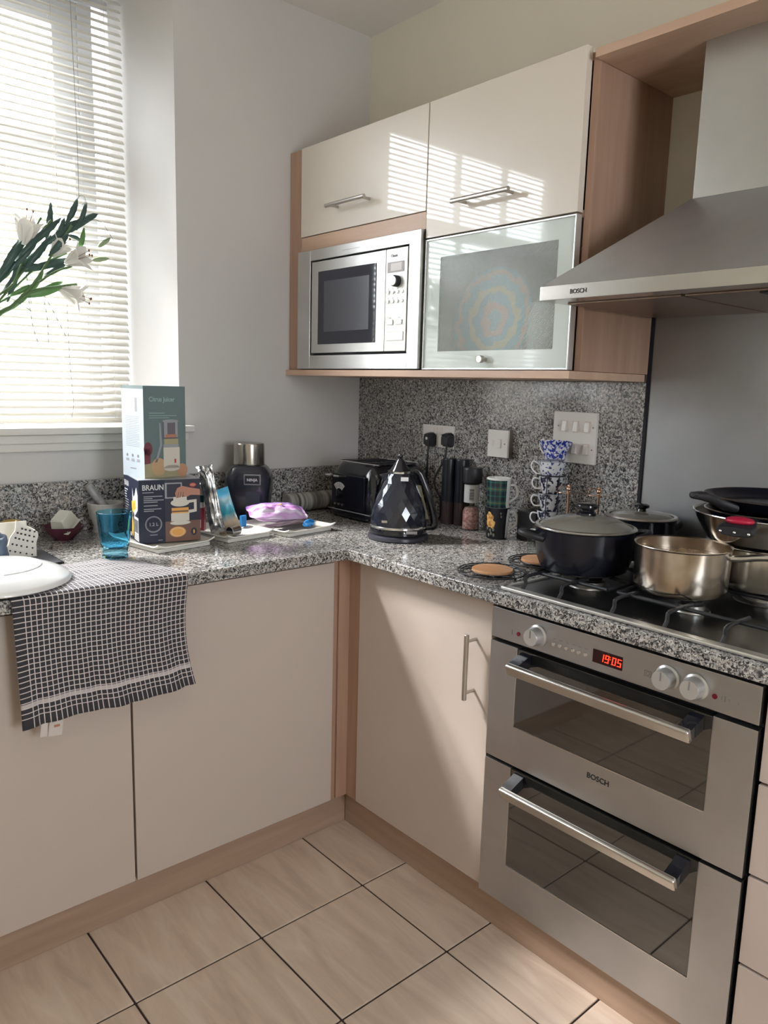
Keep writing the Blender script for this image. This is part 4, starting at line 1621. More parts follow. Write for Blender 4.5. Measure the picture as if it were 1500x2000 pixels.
for r_, (v0, us) in enumerate(((1033, (44, 51, 59, 68)), (1041, (35, 42, 50, 58, 67)), (1051, (31, 38, 46, 54, 64)), (1063, (25, 33, 42, 53, 64)), (1076, (20, 30, 40, 52, 63)))):
    for k, u in enumerate(us):
        p = at(u, v0 + k * 1.8, 'y', 0.2975)
        b.box(p.x - 0.0017, p.x + 0.0017, 0.2973, 0.3035, p.z - 0.0017, p.z + 0.0017)
obj('perforations', b, M('hole_dark', (0.03, 0.028, 0.03), 0.7), t, kind='stuff')

# ---- blue-grey cloth bundle left of it
def blob(cx, cy, cz, rx, ry, rz_, seed, amp=0.18, freq=3.0, sub=4):
    from mathutils import noise
    b = B()
    b.ball((0, 0, 0), 1.0, sub=sub)
    for v in b.bm.verts:
        n = noise.noise(v.co * freq + Vector((seed, seed, 0))) * amp + noise.noise(v.co * freq * 2.7 + Vector((0, seed, 3))) * amp * 0.4
        v.co = Vector((cx + v.co.x * rx * (1 + n), cy + v.co.y * ry * (1 + n), max(cz + v.co.z * rz_ * (1 + n), cz - rz_ * 0.97)))
    return b


p0 = at(-8, 1060, 'y', 0.26)
single('dish_cloth', blob(p0.x - 0.01, 0.265, CT + 0.043, 0.036, 0.034, 0.042, 5, 0.35, 1.6), M('slate_blue_cloth', (0.10, 0.13, 0.19), 0.7),
       'slate blue cloth bundle beside the white utensil drainer', 'cloth', (p0.x, 0.265, CT), ang=70)

# dark drip mat behind the plate
b = B()
pm = [at(60, 1075, 'z', CT), at(80, 1078, 'z', CT), at(122, 1101, 'z', CT), at(60, 1112, 'z', CT)]
b.prism([(p.x, p.y) for p in pm], CT + 0.0005, CT + 0.006, bev=0.001)
for k in range(26):
    a = pm[1].lerp(pm[2], k / 25)
    b.box(a.x - 0.001, a.x + 0.004, a.y - 0.001, a.y + 0.001, CT + 0.0005, CT + 0.005)
single('drip_mat', b, BLACKM, 'black rubber drip mat edge showing between plate and drainer', 'mat', (pm[0].x, pm[0].y, CT))

# ---- maroon bowl with a white plastic tub tipped on it
cx_, cy_ = -0.618, 0.500
t = single('bowl', B().lathe([(0, 0), (0.026, 0), (0.028, 0.004), (0.045, 0.020), (0.056, 0.038), (0.054, 0.0385), (0.043, 0.022), (0.024, 0.008), (0, 0.007)], seg=40),
           M('maroon_glass', (0.10, 0.022, 0.04), 0.12, spec=0.7), 'small dark maroon bowl with a white tub resting in it', 'bowl', (cx_, cy_, CT), local=True)
b = B()
Mt = Matrix.Translation((-0.625, 0.478, CT + 0.056)) @ Matrix.Rotation(rot(-26), 4, 'Y') @ Matrix.Rotation(rot(18), 4, 'X') @ Matrix.Rotation(rot(30), 4, 'Z')
w_, d_, h_ = 0.030, 0.026, 0.019
lo = [(-w_, -d_, -h_), (w_, -d_, -h_), (w_, d_, -h_), (-w_, d_, -h_)]
hi = [(-w_ * .8, -d_ * .75, h_), (w_ * .8, -d_ * .75, h_), (w_ * .8, d_ * .75, h_), (-w_ * .8, d_ * .75, h_)]
b.hull([Mt @ Vector(p) for p in lo + hi])
bmesh.ops.bevel(b.bm, geom=b.bm.edges[:], offset=0.0025, segments=2, affect='EDGES')
b.box(-w_ - .003, w_ + .003, -d_ - .003, d_ + .003, -h_ - .0015, -h_ + .0015, 0.0007, 1, mat=Mt)
single('plastic_tub', b, M('tub_white', (0.66, 0.66, 0.60), 0.45), 'small white plastic tub tipped upside down in the maroon bowl', 'tub', (-0.625, 0.478, CT + 0.03))

# yellow-topped glass jar far left
p0 = at(22, 1022, 'y', 0.52)
t = thing('glass_bowl', 'glass bowl with yellow food against the granite upstand', 'bowl', (p0.x, 0.52, CT))
obj('bowl', B().lathe([(0, 0), (0.022, 0), (0.034, 0.02), (0.038, 0.060), (0.0365, 0.060), (0.032, 0.021), (0, 0.004)], (0, 0, 0), 36), THINGL, t, local=True)
obj('contents', B().lathe([(0, 0.005), (0.020, 0.005), (0.031, 0.02), (0.035, 0.052), (0.02, 0.062), (0, 0.065)], (0, 0, 0), 36), M('mustard_yellow', (0.55, 0.36, 0.10), 0.5), t, local=True)

# ---- mortar and pestle
MARB = two_tone('pale_marble', (0.42, 0.42, 0.41), (0.60, 0.59, 0.56), 30, 0.35, 0.65, 0.4)
t = thing('mortar', 'pale marble mortar against the granite upstand behind the tumbler', 'mortar', (-0.483, 0.540, CT))
obj('bowl', B().lathe([(0, 0), (0.036, 0), (0.038, 0.004), (0.034, 0.020), (0.046, 0.050), (0.050, 0.086), (0.049, 0.0875), (0.043, 0.086), (0.036, 0.055), (0.02, 0.038), (0, 0.034)], seg=40), MARB, t, local=True)
pa, pb = Vector((-0.470, 0.546, CT + 0.052)), at(170, 946, 'y', 0.565)
d_ = (pb - pa)
single('pestle', B().tube([pa, pa + d_ * 0.06, pa + d_ * 0.2, pa + d_ * 0.5, pa + d_ * 0.93, pb], lambda s_: (0.010, 0.015, 0.0145, 0.0115, 0.0125, 0.006)[min(5, int(s_ * 5 + 0.5))], 20),
       two_tone('grey_marble', (0.26, 0.26, 0.26), (0.42, 0.41, 0.40), 40, 0.35, 0.65, 0.4), 'grey marble pestle leaning out of the mortar', 'pestle', pa, ang=60)

# ---- blender base with a steel cup
bx, by = -0.020, 0.508
t = thing('blender_base', 'black blender base with an upturned steel cup, against the window wall', 'blender', (bx, by, CT), rot(-41))
b = B()


def super_ring(z, rx, ry, n=48, p=3.2):
    out = []
    for k in range(n):
        a = 2 * PI * k / n
        c, s_ = math.cos(a), math.sin(a)
        out.append(Vector((rx * math.copysign(abs(c) ** (2 / p), c), ry * math.copysign(abs(s_) ** (2 / p), s_), z)))
    return out


def loft(rings):
    b = bmesh.new()
    R_ = [[b.verts.new(p) for p in r] for r in rings]
    n = len(R_[0])
    for a, d in zip(R_[:-1], R_[1:]):
        for k in range(n):
            b.faces.new((a[k], a[(k + 1) % n], d[(k + 1) % n], d[k]))
    b.faces.new(R_[0][::-1])
    b.faces.new(R_[-1])
    bmesh.ops.recalc_face_normals(b, faces=b.faces[:])
    o = B()
    o._merge(b)
    return o


BLB = M('blender_black', (0.022, 0.024, 0.036), 0.18, coat=0.3)
rings = [super_ring(z, r, r * 0.98) for z, r in ((0.001, 0.064), (0.006, 0.067), (0.03, 0.068), (0.07, 0.070), (0.105, 0.0745), (0.135, 0.0755), (0.155, 0.071), (0.172, 0.060), (0.180, 0.050), (0.182, 0.04))]
obj('housing', loft(rings), BLB, t, local=True)
obj('badge', B().box(-0.004, 0.050, -0.0795, -0.0725, 0.122, 0.156, 0.002), M('badge_grey', (0.18, 0.18, 0.19), 0.3), t, local=True)
bdg = obj('badge_face', B().box(0.000, 0.046, -0.0805, -0.0796, 0.1265, 0.1515, 0.0003), BLACKM, t, local=True)
b = B().text('NINJA', 0.0125, Matrix.Translation((0.023, -0.0806, 0.1345)) @ Matrix.Rotation(PI / 2, 4, 'X'), 0.0002, 'CENTER')
obj('lettering', b, PW, bdg, local=True)
obj('front_panel', B().box(0.000, 0.046, -0.0735, -0.068, 0.012, 0.100, 0.002), M('panel_slate', (0.05, 0.055, 0.075), 0.25), t, local=True)
obj('steel_cup', B().lathe([(0.049, 0.181), (0.050, 0.186), (0.0495, 0.244), (0.0475, 0.2495), (0.040, 0.2510), (0, 0.2512)], seg=48), POTST, t, local=True)

# ---- rolled mat beside it
t = thing('rolled_placemat', 'rolled marble-patterned mat lying behind the toaster', 'mat', (0.28, 0.548, CT))
m, nt, p = base_mat('striped_marble')
mp = coords(nt, (60, 3, 3))
nz = N(nt, 'ShaderNodeTexNoise')
nz.inputs['Scale'].default_value = 1.0
nz.inputs['Detail'].default_value = 4
nt.links.new(mp.outputs[0], nz.inputs['Vector'])
rp_ = ramp(nt, [(0.35, (0.05, 0.05, 0.045)), (0.5, (0.30, 0.30, 0.27)), (0.62, (0.52, 0.50, 0.45))])
nt.links.new(nz.outputs[0], rp_.inputs[0])
nt.links.new(rp_.outputs[0], p.inputs['Base Color'])
p.inputs['Roughness'].default_value = 0.35
obj('roll', B().cyl((0.155, 0.550, CT + 0.0335), 0.0325, 0.30, 'x', 40, 0.002), m, t)
pts = []
for k in range(60):
    a = k * 0.42
    r_ = 0.004 + 0.0265 * k / 59
    pts.append((0.1545, 0.550 + r_ * math.cos(a), CT + 0.0335 + r_ * math.sin(a)))
obj('rolled_edge', B().tube(pts, 0.0012, 6), M('mat_edge', (0.35, 0.32, 0.30), 0.6), t)

# ---- snack packets, carton, can, foil on the middle tray
TZ = CT + 0.0148


def pillow(w_, h_, th, seed, nu=22, nv=26, seal=0.07, taper=0.0):
    from mathutils import noise

    def fn(side):
        def f(u, v):
            e = min(u, 1 - u) * 2
            ev = min(v, 1 - v)
            th_ = th * (max(0, math.sin(PI * u)) ** 0.6) * (max(0.0, min(1, (ev - seal) / 0.22)) ** 0.6)
            n = noise.noise(Vector((u * 5 + seed, v * 5, side))) * 0.35 + noise.noise(Vector((u * 14, v * 11 + seed, side))) * 0.16
            y = side * (th_ * (0.5 + 0.5 * n) + 0.0006) + noise.noise(Vector((u * 3, v * 4, seed))) * 0.004
            return Vector(((u - 0.5) * w_ * (1 - 0.07 * math.sin(PI * v)) * (1 - taper * (1 - math.sin(PI * v) ** 0.5)), y, v * h_))
        return f
    b = B()
    b.grid(fn(1), nu, nv)
    b.grid(fn(-1), nu, nv)
    bmesh.ops.remove_doubles(b.bm, verts=b.bm.verts[:], dist=0.0002)
    return b


def uvpack(b, w_, h_):
    uvl = b.bm.loops.layers.uv.new('UVMap')
    for f in b.bm.faces:
        for l in f.loops:
            l[uvl].uv = (l.vert.co.x / w_ + 0.5, l.vert.co.z / h_)
    return b


def band_mat(name, stops, axis, rough=0.25, metal=0.0, noisy=0.0, alpha=None):
    m, nt, p = base_mat(name)
    uv = N(nt, 'ShaderNodeUVMap')
    sp = N(nt, 'ShaderNodeSeparateXYZ')
    nt.links.new(uv.outputs[0], sp.inputs[0])
    nz = N(nt, 'ShaderNodeTexNoise')
    nz.inputs['Scale'].default_value = 5
    nt.links.new(uv.outputs[0], nz.inputs['Vector'])
    ma = N(nt, 'ShaderNodeMath', operation='MULTIPLY_ADD')
    ma.inputs[1].default_value = noisy
    nt.links.new(nz.outputs[0], ma.inputs[0])
    nt.links.new(sp.outputs[axis], ma.inputs[2])
    r = ramp(nt, stops, 'LINEAR')
    nt.links.new(ma.outputs[0], r.inputs[0])
    nt.links.new(r.outputs[0], p.inputs['Base Color'])
    p.inputs['Roughness'].default_value = rough
    p.inputs['Metallic'].default_value = metal
    return m


# blue and clear packet leaning back
BLP = band_mat('blue_packet', [(0.0, (0.42, 0.30, 0.20)), (0.30, (0.55, 0.45, 0.34)), (0.48, (0.03, 0.30, 0.42)), (0.62, (0.10, 0.45, 0.62)), (0.80, (0.40, 0.58, 0.66)), (0.92, (0.10, 0.50, 0.80)), (1, (0.10, 0.50, 0.80))], 1, 0.22, 0.0, 0.10)
b = uvpack(pillow(0.066, 0.130, 0.011, 2.0), 0.066, 0.130)
base = at(462, 1042, 'z', TZ)
b.bm.transform(Matrix.Translation((base.x - 0.010, base.y + 0.012, TZ + 0.001)) @ Matrix.Rotation(rot(-40), 4, 'Z') @ Matrix.Rotation(rot(-20), 4, 'Y') @ Matrix.Rotation(rot(-8), 4, 'X'))
t_ = single('snack_packet', b, BLP, 'blue and clear snack packet leaning upright on the middle tray', 'packet', (base.x, base.y, TZ), ang=70)
# blue clip at its foot
cpx = at(470, 1030, 'z', TZ)
single('bag_clip', B().box(-0.011, 0.011, -0.005, 0.005, 0, 0.034, 0.002, mat=Matrix.Translation((cpx.x + 0.012, cpx.y + 0.006, TZ + 0.0005)) @ Matrix.Rotation(rot(20), 4, 'Z')),
       M('clip_blue', (0.02, 0.16, 0.42), 0.3), 'small dark blue clip standing beside the leaning packet', 'clip', (cpx.x + 0.012, cpx.y + 0.006, TZ))

# foil-topped tall packet
FOIL = two_tone('crumpled_foil', (0.30, 0.31, 0.33), (0.85, 0.86, 0.88), 60, 0.4, 0.6, 0.18, metal=0.85)
b = uvpack(pillow(0.042, 0.195, 0.011, 5.0, seal=0.02), 0.042, 0.195)
from mathutils import noise as _n
for v in b.bm.verts:
    k = max(0, (v.co.z - 0.145) / 0.045)
    v.co.y += _n.noise(v.co * 160) * 0.010 * k
    v.co.x += _n.noise(v.co * 140 + Vector((3, 1, 0))) * 0.008 * k
fb = at(408, 1022, 'z', TZ)
b.bm.transform(Matrix.Translation((-0.268, 0.266, TZ + 0.004)) @ Matrix.Rotation(rot(-35), 4, 'Z') @ Matrix.Rotation(rot(-11), 4, 'Y'))
single('foil_pouch', b, FOIL, 'crumpled silver foil pouch standing beside the navy box', 'pouch', (-0.262, 0.255, TZ), ang=50)

# slim carton next to the navy box
t = thing('slim_carton', 'slim white, green and red carton tucked beside the navy box', 'carton', (-0.290, 0.335, TZ))
Mc = Matrix.Translation((-0.295, 0.340, TZ + 0.0005)) @ Matrix.Rotation(rot(-38), 4, 'Z')
obj('carton', B().box(-0.022, 0.022, -0.016, 0.016, 0, 0.138, 0.001, mat=Mc), WHITEPL, t)
b = B()
b.box(-0.0223, 0.0223, -0.0163, 0.0163, 0.086, 0.106, mat=Mc)
obj('green_band', b, M('band_green', (0.02, 0.10, 0.09), 0.4), t)
b = B()
b.box(-0.0223, 0.0223, -0.0163, 0.0163, 0.004, 0.070, mat=Mc)
obj('red_band', b, M('band_red', (0.30, 0.05, 0.07), 0.4), t)
b = B()
b.box(-0.010, 0.014, -0.0166, -0.0160, 0.012, 0.036, mat=Mc)
obj('white_patch', b, WHITEPL, t)

# small metal can lying down
cc = at(432, 1034, 'z', TZ + 0.014)
b = B().lathe([(0, 0), (0.0125, 0), (0.0135, 0.001), (0.0135, 0.036), (0.0125, 0.037), (0, 0.037)],
              mat=Matrix.Translation((-0.262, 0.213, TZ + 0.0145)) @ Matrix.Rotation(rot(20), 4, 'Z') @ Matrix.Rotation(PI / 2, 4, 'Y'), seg=28)
single('small_tin', b, CHROME, 'tiny shiny tin lying at the front of the middle tray', 'tin', (-0.262, 0.213, TZ))

# purple packet on the right tray
PUR = band_mat('purple_packet', [(0.0, (0.62, 0.50, 0.78)), (0.18, (0.74, 0.68, 0.82)), (0.36, (0.60, 0.34, 0.66)), (0.5, (0.78, 0.72, 0.84)), (0.64, (0.60, 0.22, 0.66)), (0.8, (0.70, 0.56, 0.82)), (1, (0.40, 0.22, 0.62))], 0, 0.2, 0.0, 0.45)
pw, ph = 0.098, 0.185
b = uvpack(pillow(pw, ph, 0.046, 9.0, 30, 40, 0.05, 0.42), pw, ph)
LIE = Matrix(((0, 0, 1, -ph / 2), (1, 0, 0, 0), (0, 1, 0, 0), (0, 0, 0, 1)))      # length along x, width along y, thickness up
b.bm.transform(Matrix.Translation((-0.035, 0.320, TZ + 0.035)) @ Matrix.Rotation(rot(-15), 4, 'Z') @ Matrix.Rotation(rot(22), 4, 'X') @ Matrix.Rotation(rot(3), 4, 'Y') @ LIE)
t = thing('purple_snack_bag', 'purple and pink snack bag slumped on the right-hand tray', 'packet', (0.0, 0.31, TZ))
bo = obj('bag', b, PUR, t, ang=70)
b = B()
Mq = Matrix.Translation((-0.035, 0.320, TZ + 0.035)) @ Matrix.Rotation(rot(-15), 4, 'Z') @ Matrix.Rotation(rot(22), 4, 'X')
for qx, qy, qr in ((0.000, 0.006, 0.008), (0.012, 0.010, 0.006), (0.006, -0.004, 0.006)):
    b.ball(tuple(Mq @ Vector((qx, qy, 0.0225))), qr, (1, 1, 0.35), 2)
obj('printed_flower', b, PYEL, t, kind='stuff')
# dark flat packet under it and a blue scrap
b = uvpack(pillow(0.060, 0.160, 0.008, 3.0), 0.060, 0.160)
b.bm.transform(Matrix.Translation((-0.110, 0.235, TZ + 0.012)) @ Matrix.Rotation(rot(100), 4, 'Z') @ Matrix.Rotation(PI / 2, 4, 'X'))
single('dark_packet', b, M('packet_brown', (0.06, 0.045, 0.05), 0.3), 'flat dark packet sticking out under the purple bag', 'packet', (-0.04, 0.25, TZ), ang=70)
single('blue_wrapper', blob(0.012, 0.218, TZ + 0.0125, 0.020, 0.009, 0.0115, 4, 0.3, 2.0, 3), M('wrapper_blue', (0.02, 0.20, 0.55), 0.25),
       'crumpled bright blue wrapper at the front of the right-hand tray', 'wrapper', (0.012, 0.218, TZ), ang=60)

# ---- toaster
tx, ty = 0.250, 0.190
t = thing('toaster', 'glossy black four-slot toaster with diamond-embossed sides, in the corner', 'toaster', (0.378, 0.310, CT))
rings = []
x0, x1, y0, y1 = 0.248, 0.505, 0.195, 0.447
cxm, cym = (x0 + x1) / 2, (y0 + y1) / 2
for z, k in ((0.006, 0.985), (0.012, 1.0), (0.024, 1.0), (0.030, 0.955), (0.08, 0.965), (0.125, 0.95), (0.155, 0.915), (0.175, 0.84), (0.185, 0.76), (0.188, 0.72)):
    rings.append([Vector((cxm, cym, CT)) + p for p in super_ring(z, (x1 - x0) / 2 * k, (y1 - y0) / 2 * k, 56, 6.0)])
obj('body', loft(rings), BLACKG, t, ang=45)
b = B()
fpz = [(0.032, 0.168)]
b.box(x0 - 0.001, x0 + 0.012, y0 + 0.045, y1 - 0.03, CT + 0.034, CT + 0.150, 0.006)
fp = obj('front_panel', b, BLACKE, t)
b = B()
for k, yy in enumerate((0.235, 0.283, 0.337, 0.385)):
    b = B().box(x0 + 0.045, x1 - 0.045, yy - 0.012, yy + 0.012, CT + 0.1875, CT + 0.1892)
    obj('slot', b, DARKGAP, t)
b = B().tube([(x0 + 0.038, y0 + 0.02, CT + 0.188), (x0 + 0.038, y1 - 0.02, CT + 0.188), (x1 - 0.038, y1 - 0.02, CT + 0.188), (x1 - 0.038, y0 + 0.02, CT + 0.188)], 0.0022, 6, closed=True)
obj('chrome_trim', b, CHROME, t)
b = B().tube([(x0 - 0.0005, y0 + 0.015, CT + 0.0275), (x0 - 0.0005, y1 - 0.015, CT + 0.0275)], 0.002, 6)
obj('base_trim', b, M('dull_steel', (0.4, 0.4, 0.42), 0.3, 1.0), t)
for yy in (0.418, 0.372):
    obj('lever', B().box(x0 - 0.018, x0 + 0.006, yy - 0.015, yy + 0.015, CT + 0.1375, CT + 0.1445, 0.003), CHROME, t)
dl = obj('dial', B().lathe([(0.014, 0), (0.0135, 0.010), (0.012, 0.012), (0, 0.012)], mat=FR(x0 - 0.001, 0.372, CT + 0.080), seg=28), BLACKG, t)
obj('dial_pointer', B().box(x0 - 0.0145, x0 - 0.0125, 0.3705, 0.3735, CT + 0.075, CT + 0.095), CHROME, dl)
b = B()
n = 12
arc = [(0.020 * math.cos(rot(45 + 90 * k / n)), 0.020 * math.sin(rot(45 + 90 * k / n))) for k in range(n + 1)] +       [(0.041 * math.cos(rot(135 - 90 * k / n)), 0.041 * math.sin(rot(135 - 90 * k / n))) for k in range(n + 1)]
b.prism(arc, 0.0, 0.0006, mat=FR(x0 - 0.0011, 0.372, CT + 0.080))
sc_ = obj('browning_scale', b, PW, t)
b = B()
for k in range(5):
    a = rot(55 + 17.5 * k)
    b.box(-0.0006, 0.0006, 0.024, 0.037, 0.0006, 0.0009, mat=FR(x0 - 0.0011, 0.372, CT + 0.080) @ Matrix.Rotation(a - PI / 2, 4, 'Z'))
obj('scale_marks', b, INK, sc_, kind='stuff')
for yy in (0.392, 0.372, 0.352):
    obj('button', B().lathe([(0.0045, 0), (0.0042, 0.003), (0, 0.0034)], mat=FR(x0 - 0.001, yy, CT + 0.046), seg=14), CHROME, t)
# embossed diamonds on the near side and front edge
b = B()
for i in range(9):
    for j in range(4):
        cx_ = x0 + 0.030 + i * 0.0245 + (0.012 if j % 2 else 0)
        cz_ = CT + 0.048 + j * 0.027
        if cx_ > x1 - 0.02:
            continue
        yq = cym - (y1 - y0) / 2 * 0.962
        b.hull([(cx_ - 0.0118, yq, cz_), (cx_ + 0.0118, yq, cz_), (cx_, yq, cz_ - 0.0265), (cx_, yq, cz_ + 0.0265), (cx_, yq - 0.0032, cz_)])
obj('embossed_diamonds', b, BLACKG, t, ang=10, kind='stuff')

# ---- kettle
kx, ky = 0.178, -0.004
t = thing('kettle', 'glossy black cone-shaped kettle with faceted diamond surface', 'kettle', (kx, ky, CT))
obj('power_base', B().lathe([(0, 0), (0.087, 0), (0.091, 0.004), (0.089, 0.012), (0.080, 0.017), (0, 0.017)], seg=56), M('base_grey_black', (0.045, 0.045, 0.06), 0.3), t, local=True)
obj('lower_ring', B().lathe([(0.078, 0.0172), (0.083, 0.019), (0.0835, 0.030), (0.080, 0.0365)], seg=56), BLACKG, t, local=True)
obj('steel_band', B().lathe([(0.0800, 0.0362), (0.0855, 0.0368), (0.0855, 0.0415), (0.0840, 0.0430), (0.080, 0.0430)], seg=56), CHROME, t, local=True)
kp = [(0.043, 0.0838), (0.062, 0.0825), (0.083, 0.0790), (0.104, 0.0730), (0.125, 0.0650), (0.146, 0.0560), (0.165, 0.0465), (0.182, 0.0385), (0.193, 0.0345)]
bb = bmesh.new()
nseg = 20
rings = []
for i, (z, r) in enumerate(kp):
    off = 0.5 * (i % 2)
    rings.append([bb.verts.new((r * math.cos(2 * PI * (k + off) / nseg), r * math.sin(2 * PI * (k + off) / nseg), z)) for k in range(nseg)])
for i in range(len(rings) - 1):
    a, d = rings[i], rings[i + 1]
    for k in range(nseg):
        k1 = (k + 1) % nseg
        if i % 2 == 0:
            bb.faces.new((a[k], a[k1], d[k]))
            bb.faces.new((a[k1], d[k1], d[k]))
        else:
            bb.faces.new((a[k], a[k1], d[k1]))
            bb.faces.new((a[k], d[k1], d[k]))
bmesh.ops.recalc_face_normals(bb, faces=bb.faces[:])
b = B()
b._merge(bb)
obj('body', b, M('kettle_black', (0.016, 0.018, 0.028), 0.10, coat=0.6), t, local=True, smooth=False)
obj('collar', B().lathe([(0.034, 0.192), (0.0362, 0.194), (0.0362, 0.199), (0.033, 0.2005), (0.030, 0.2005)], seg=40), CHROME, t, local=True)
ld = obj('lid', B().lathe([(0.0305, 0.200), (0.022, 0.212), (0.013, 0.228), (0.006, 0.236), (0, 0.237)], seg=40), BLACKG, t, local=True)
obj('lid_knob', B().ball((0, 0, 0.2425), 0.0075), BLACKG, ld, local=True)
hd = Vector((0.754, -0.656, 0)).normalized()
ha = Vector((hd.y, -hd.x, 0))


def H(r, z, s_=0.0):
    return hd * r + ha * s_ + Vector((0, 0, z))


b = B()
b.tube([H(0.030, 0.196), H(0.045, 0.202), H(0.058, 0.194), H(0.072, 0.165), H(0.087, 0.125), H(0.099, 0.085), H(0.106, 0.050), H(0.102, 0.037), H(0.080, 0.033)],
       lambda s_: 0.011 if 0.1 < s_ < 0.9 else 0.009, 14, smooth=6)
obj('handle', b, BLACKG, t, local=True, ang=70)
b = B().hull([H(0.0735, 0.058, 0.006), H(0.0735, 0.058, -0.006), H(0.089, 0.060, 0.006), H(0.089, 0.060, -0.006), H(0.0445, 0.160, 0.005), H(0.0445, 0.160, -0.005), H(0.062, 0.158, 0.005), H(0.062, 0.158, -0.005)])
obj('water_window', b, M('water_gauge', (0.16, 0.15, 0.10), 0.08, spec=0.8), t, local=True)
sp_ = -hd
b = B().hull([sp_ * 0.040 + ha * 0.012 + Vector((0, 0, 0.180)), sp_ * 0.040 - ha * 0.012 + Vector((0, 0, 0.180)), sp_ * 0.060 + Vector((0, 0, 0.188)), sp_ * 0.030 + Vector((0, 0, 0.150)) + ha * 0.002,
              sp_ * 0.034 + ha * 0.010 + Vector((0, 0, 0.192)), sp_ * 0.034 - ha * 0.010 + Vector((0, 0, 0.192))])
obj('spout', b, MATS['kettle_black'], t, local=True)
fc = (Vector((CAM.x - kx, CAM.y - ky, 0))).normalized()
fr_ = Vector((-fc.y, fc.x, 0))
stk = Vector((0.0395 * fc.x, 0.0395 * fc.y, 0.180)) + hd * 0.014
obj('sticker', B().box(-0.011, 0.011, -0.006, 0.006, 0, 0.0008, mat=Matrix.Translation(stk + fc * 0.004) @ frame((0, 0, 0), hd, Vector((fc.x * -0.45, fc.y * -0.45, 1)))), PW, t, local=True)
bg_ = fc * 0.0830 - hd * 0.040 + Vector((0, 0, 0.062))
obj('maker_badge', B().box(-0.008, 0.008, -0.0035, 0.0035, 0, 0.0015, 0.0006, mat=frame(bg_ * 1.0, hd, (0, 0, 1))), CHROME, t, local=True)
sw = H(0.088, 0.030)
obj('switch_lever', B().box(-0.016, 0.016, -0.004, 0.004, 0, 0.010, 0.001, mat=frame(fc * 0.078 + hd * 0.038 + Vector((0, 0, 0.032)), hd, (0, 0, 1))), M('dull_steel', (0.4, 0.4, 0.42), 0.3), t, local=True)

# ---- two black mills and the pink salt grinder
MILLS = M('mill_black', (0.012, 0.014, 0.020), 0.28)
for (u, lab) in ((876, 'left one of the two tall black mills behind the kettle'), (901, 'right one of the two tall black mills, next to the pink salt')):
    p = at(u, 1023 + (u - 876) * 0.12, 'z', CT)
    p = Vector((p.x + 0.001, p.y + 0.008, CT))
    t = thing('pepper_mill', lab, 'mill', p, 0, 'tall black mills')
    obj('glass_base', B().lathe([(0, 0), (0.021, 0), (0.022, 0.003), (0.0215, 0.075), (0, 0.075)], seg=32), M('mill_smoke', (0.05, 0.035, 0.035), 0.08), t, local=True)
    obj('barrel', B().lathe([(0.0218, 0.075), (0.0228, 0.078), (0.0222, 0.150), (0.0225, 0.212), (0.020, 0.2165), (0, 0.217)], seg=32), MILLS, t, local=True)
    obj('cap_button', B().cyl((0, 0, 0.2168), 0.005, 0.004, 'z', 16, 0.001), CHROME, t, local=True)
p = at(925, 1027, 'z', CT)
p = Vector((0.468, -0.026, CT))
t = thing('salt_grinder', 'clear salt grinder with pink salt and a black cap', 'grinder', p)
t.scale = (1.14, 1.14, 1.12)
obj('salt', B().lathe([(0, 0.003), (0.0225, 0.003), (0.0225, 0.05), (0.018, 0.062), (0, 0.066)], seg=32), two_tone('pink_salt', (0.42, 0.16, 0.15), (0.72, 0.45, 0.42), 160, 0.4, 0.6, 0.35), t, local=True)
obj('bottle', B().lathe([(0, 0), (0.0245, 0), (0.025, 0.003), (0.0232, 0.045), (0.0205, 0.08), (0.0205, 0.130), (0.019, 0.131), (0.019, 0.08), (0.022, 0.044), (0.0235, 0.004), (0, 0.002)], seg=36), THINGL, t, local=True)
lb = obj('paper_label', B().lathe([(0.0209, 0.078), (0.0211, 0.079), (0.0211, 0.128), (0.0209, 0.129)], seg=36), M('label_paper', (0.60, 0.60, 0.60), 0.5), t, local=True)
b = B()
fcs = (Vector((CAM.x - p.x, CAM.y - p.y, 0))).normalized()
rts = Vector((-fcs.y, fcs.x, 0))
Mlab = frame(fcs * 0.0212, rts, (0, 0, 1))
for k, wd in enumerate((1, 2, 1, 1, 2, 1, 2, 1, 1, 2, 1)):
    b.box(-0.006, 0.006, 0.086 + k * 0.003, 0.086 + k * 0.003 + 0.0008 * wd, -0.0008, 0.0004, mat=Mlab)
obj('barcode', b, INK, lb, local=True, kind='stuff')
obj('cap', B().lathe([(0.019, 0.131), (0.0265, 0.133), (0.0275, 0.137), (0.0275, 0.170), (0.025, 0.176), (0, 0.177)], seg=36), BLACKM, t, local=True)


# ---- mugs
def mug(name, loc, prof, mat, handle, label, cat, group=None, hr=0.0042, hmat=None, inner=None):
    t = thing(name, label, cat, loc, 0, group)
    b = B().lathe(prof, seg=48)
    uvl = b.bm.loops.layers.uv.new('UVMap')
    zmax = max(z for r, z in prof)
    for f in b.bm.faces:
        ang_ = [math.atan2(l.vert.co.y, l.vert.co.x) / (2 * PI) % 1.0 for l in f.loops]
        if max(ang_) - min(ang_) > 0.5:
            ang_ = [a + 1 if a < 0.5 else a for a in ang_]
        for l, a in zip(f.loops, ang_):
            l[uvl].uv = (a, l.vert.co.z / zmax)
    obj('body', b, mat, t, local=True, ang=50)
    if inner:
        obj('inside', B().lathe(inner, seg=48), hmat, t, local=True, ang=60)
    if handle:
        obj('handle', B().tube(handle, hr, 10, smooth=6), hmat or mat, t, local=True, ang=80)
    return t


hdir = Vector((0.80, -0.60, 0)).normalized()


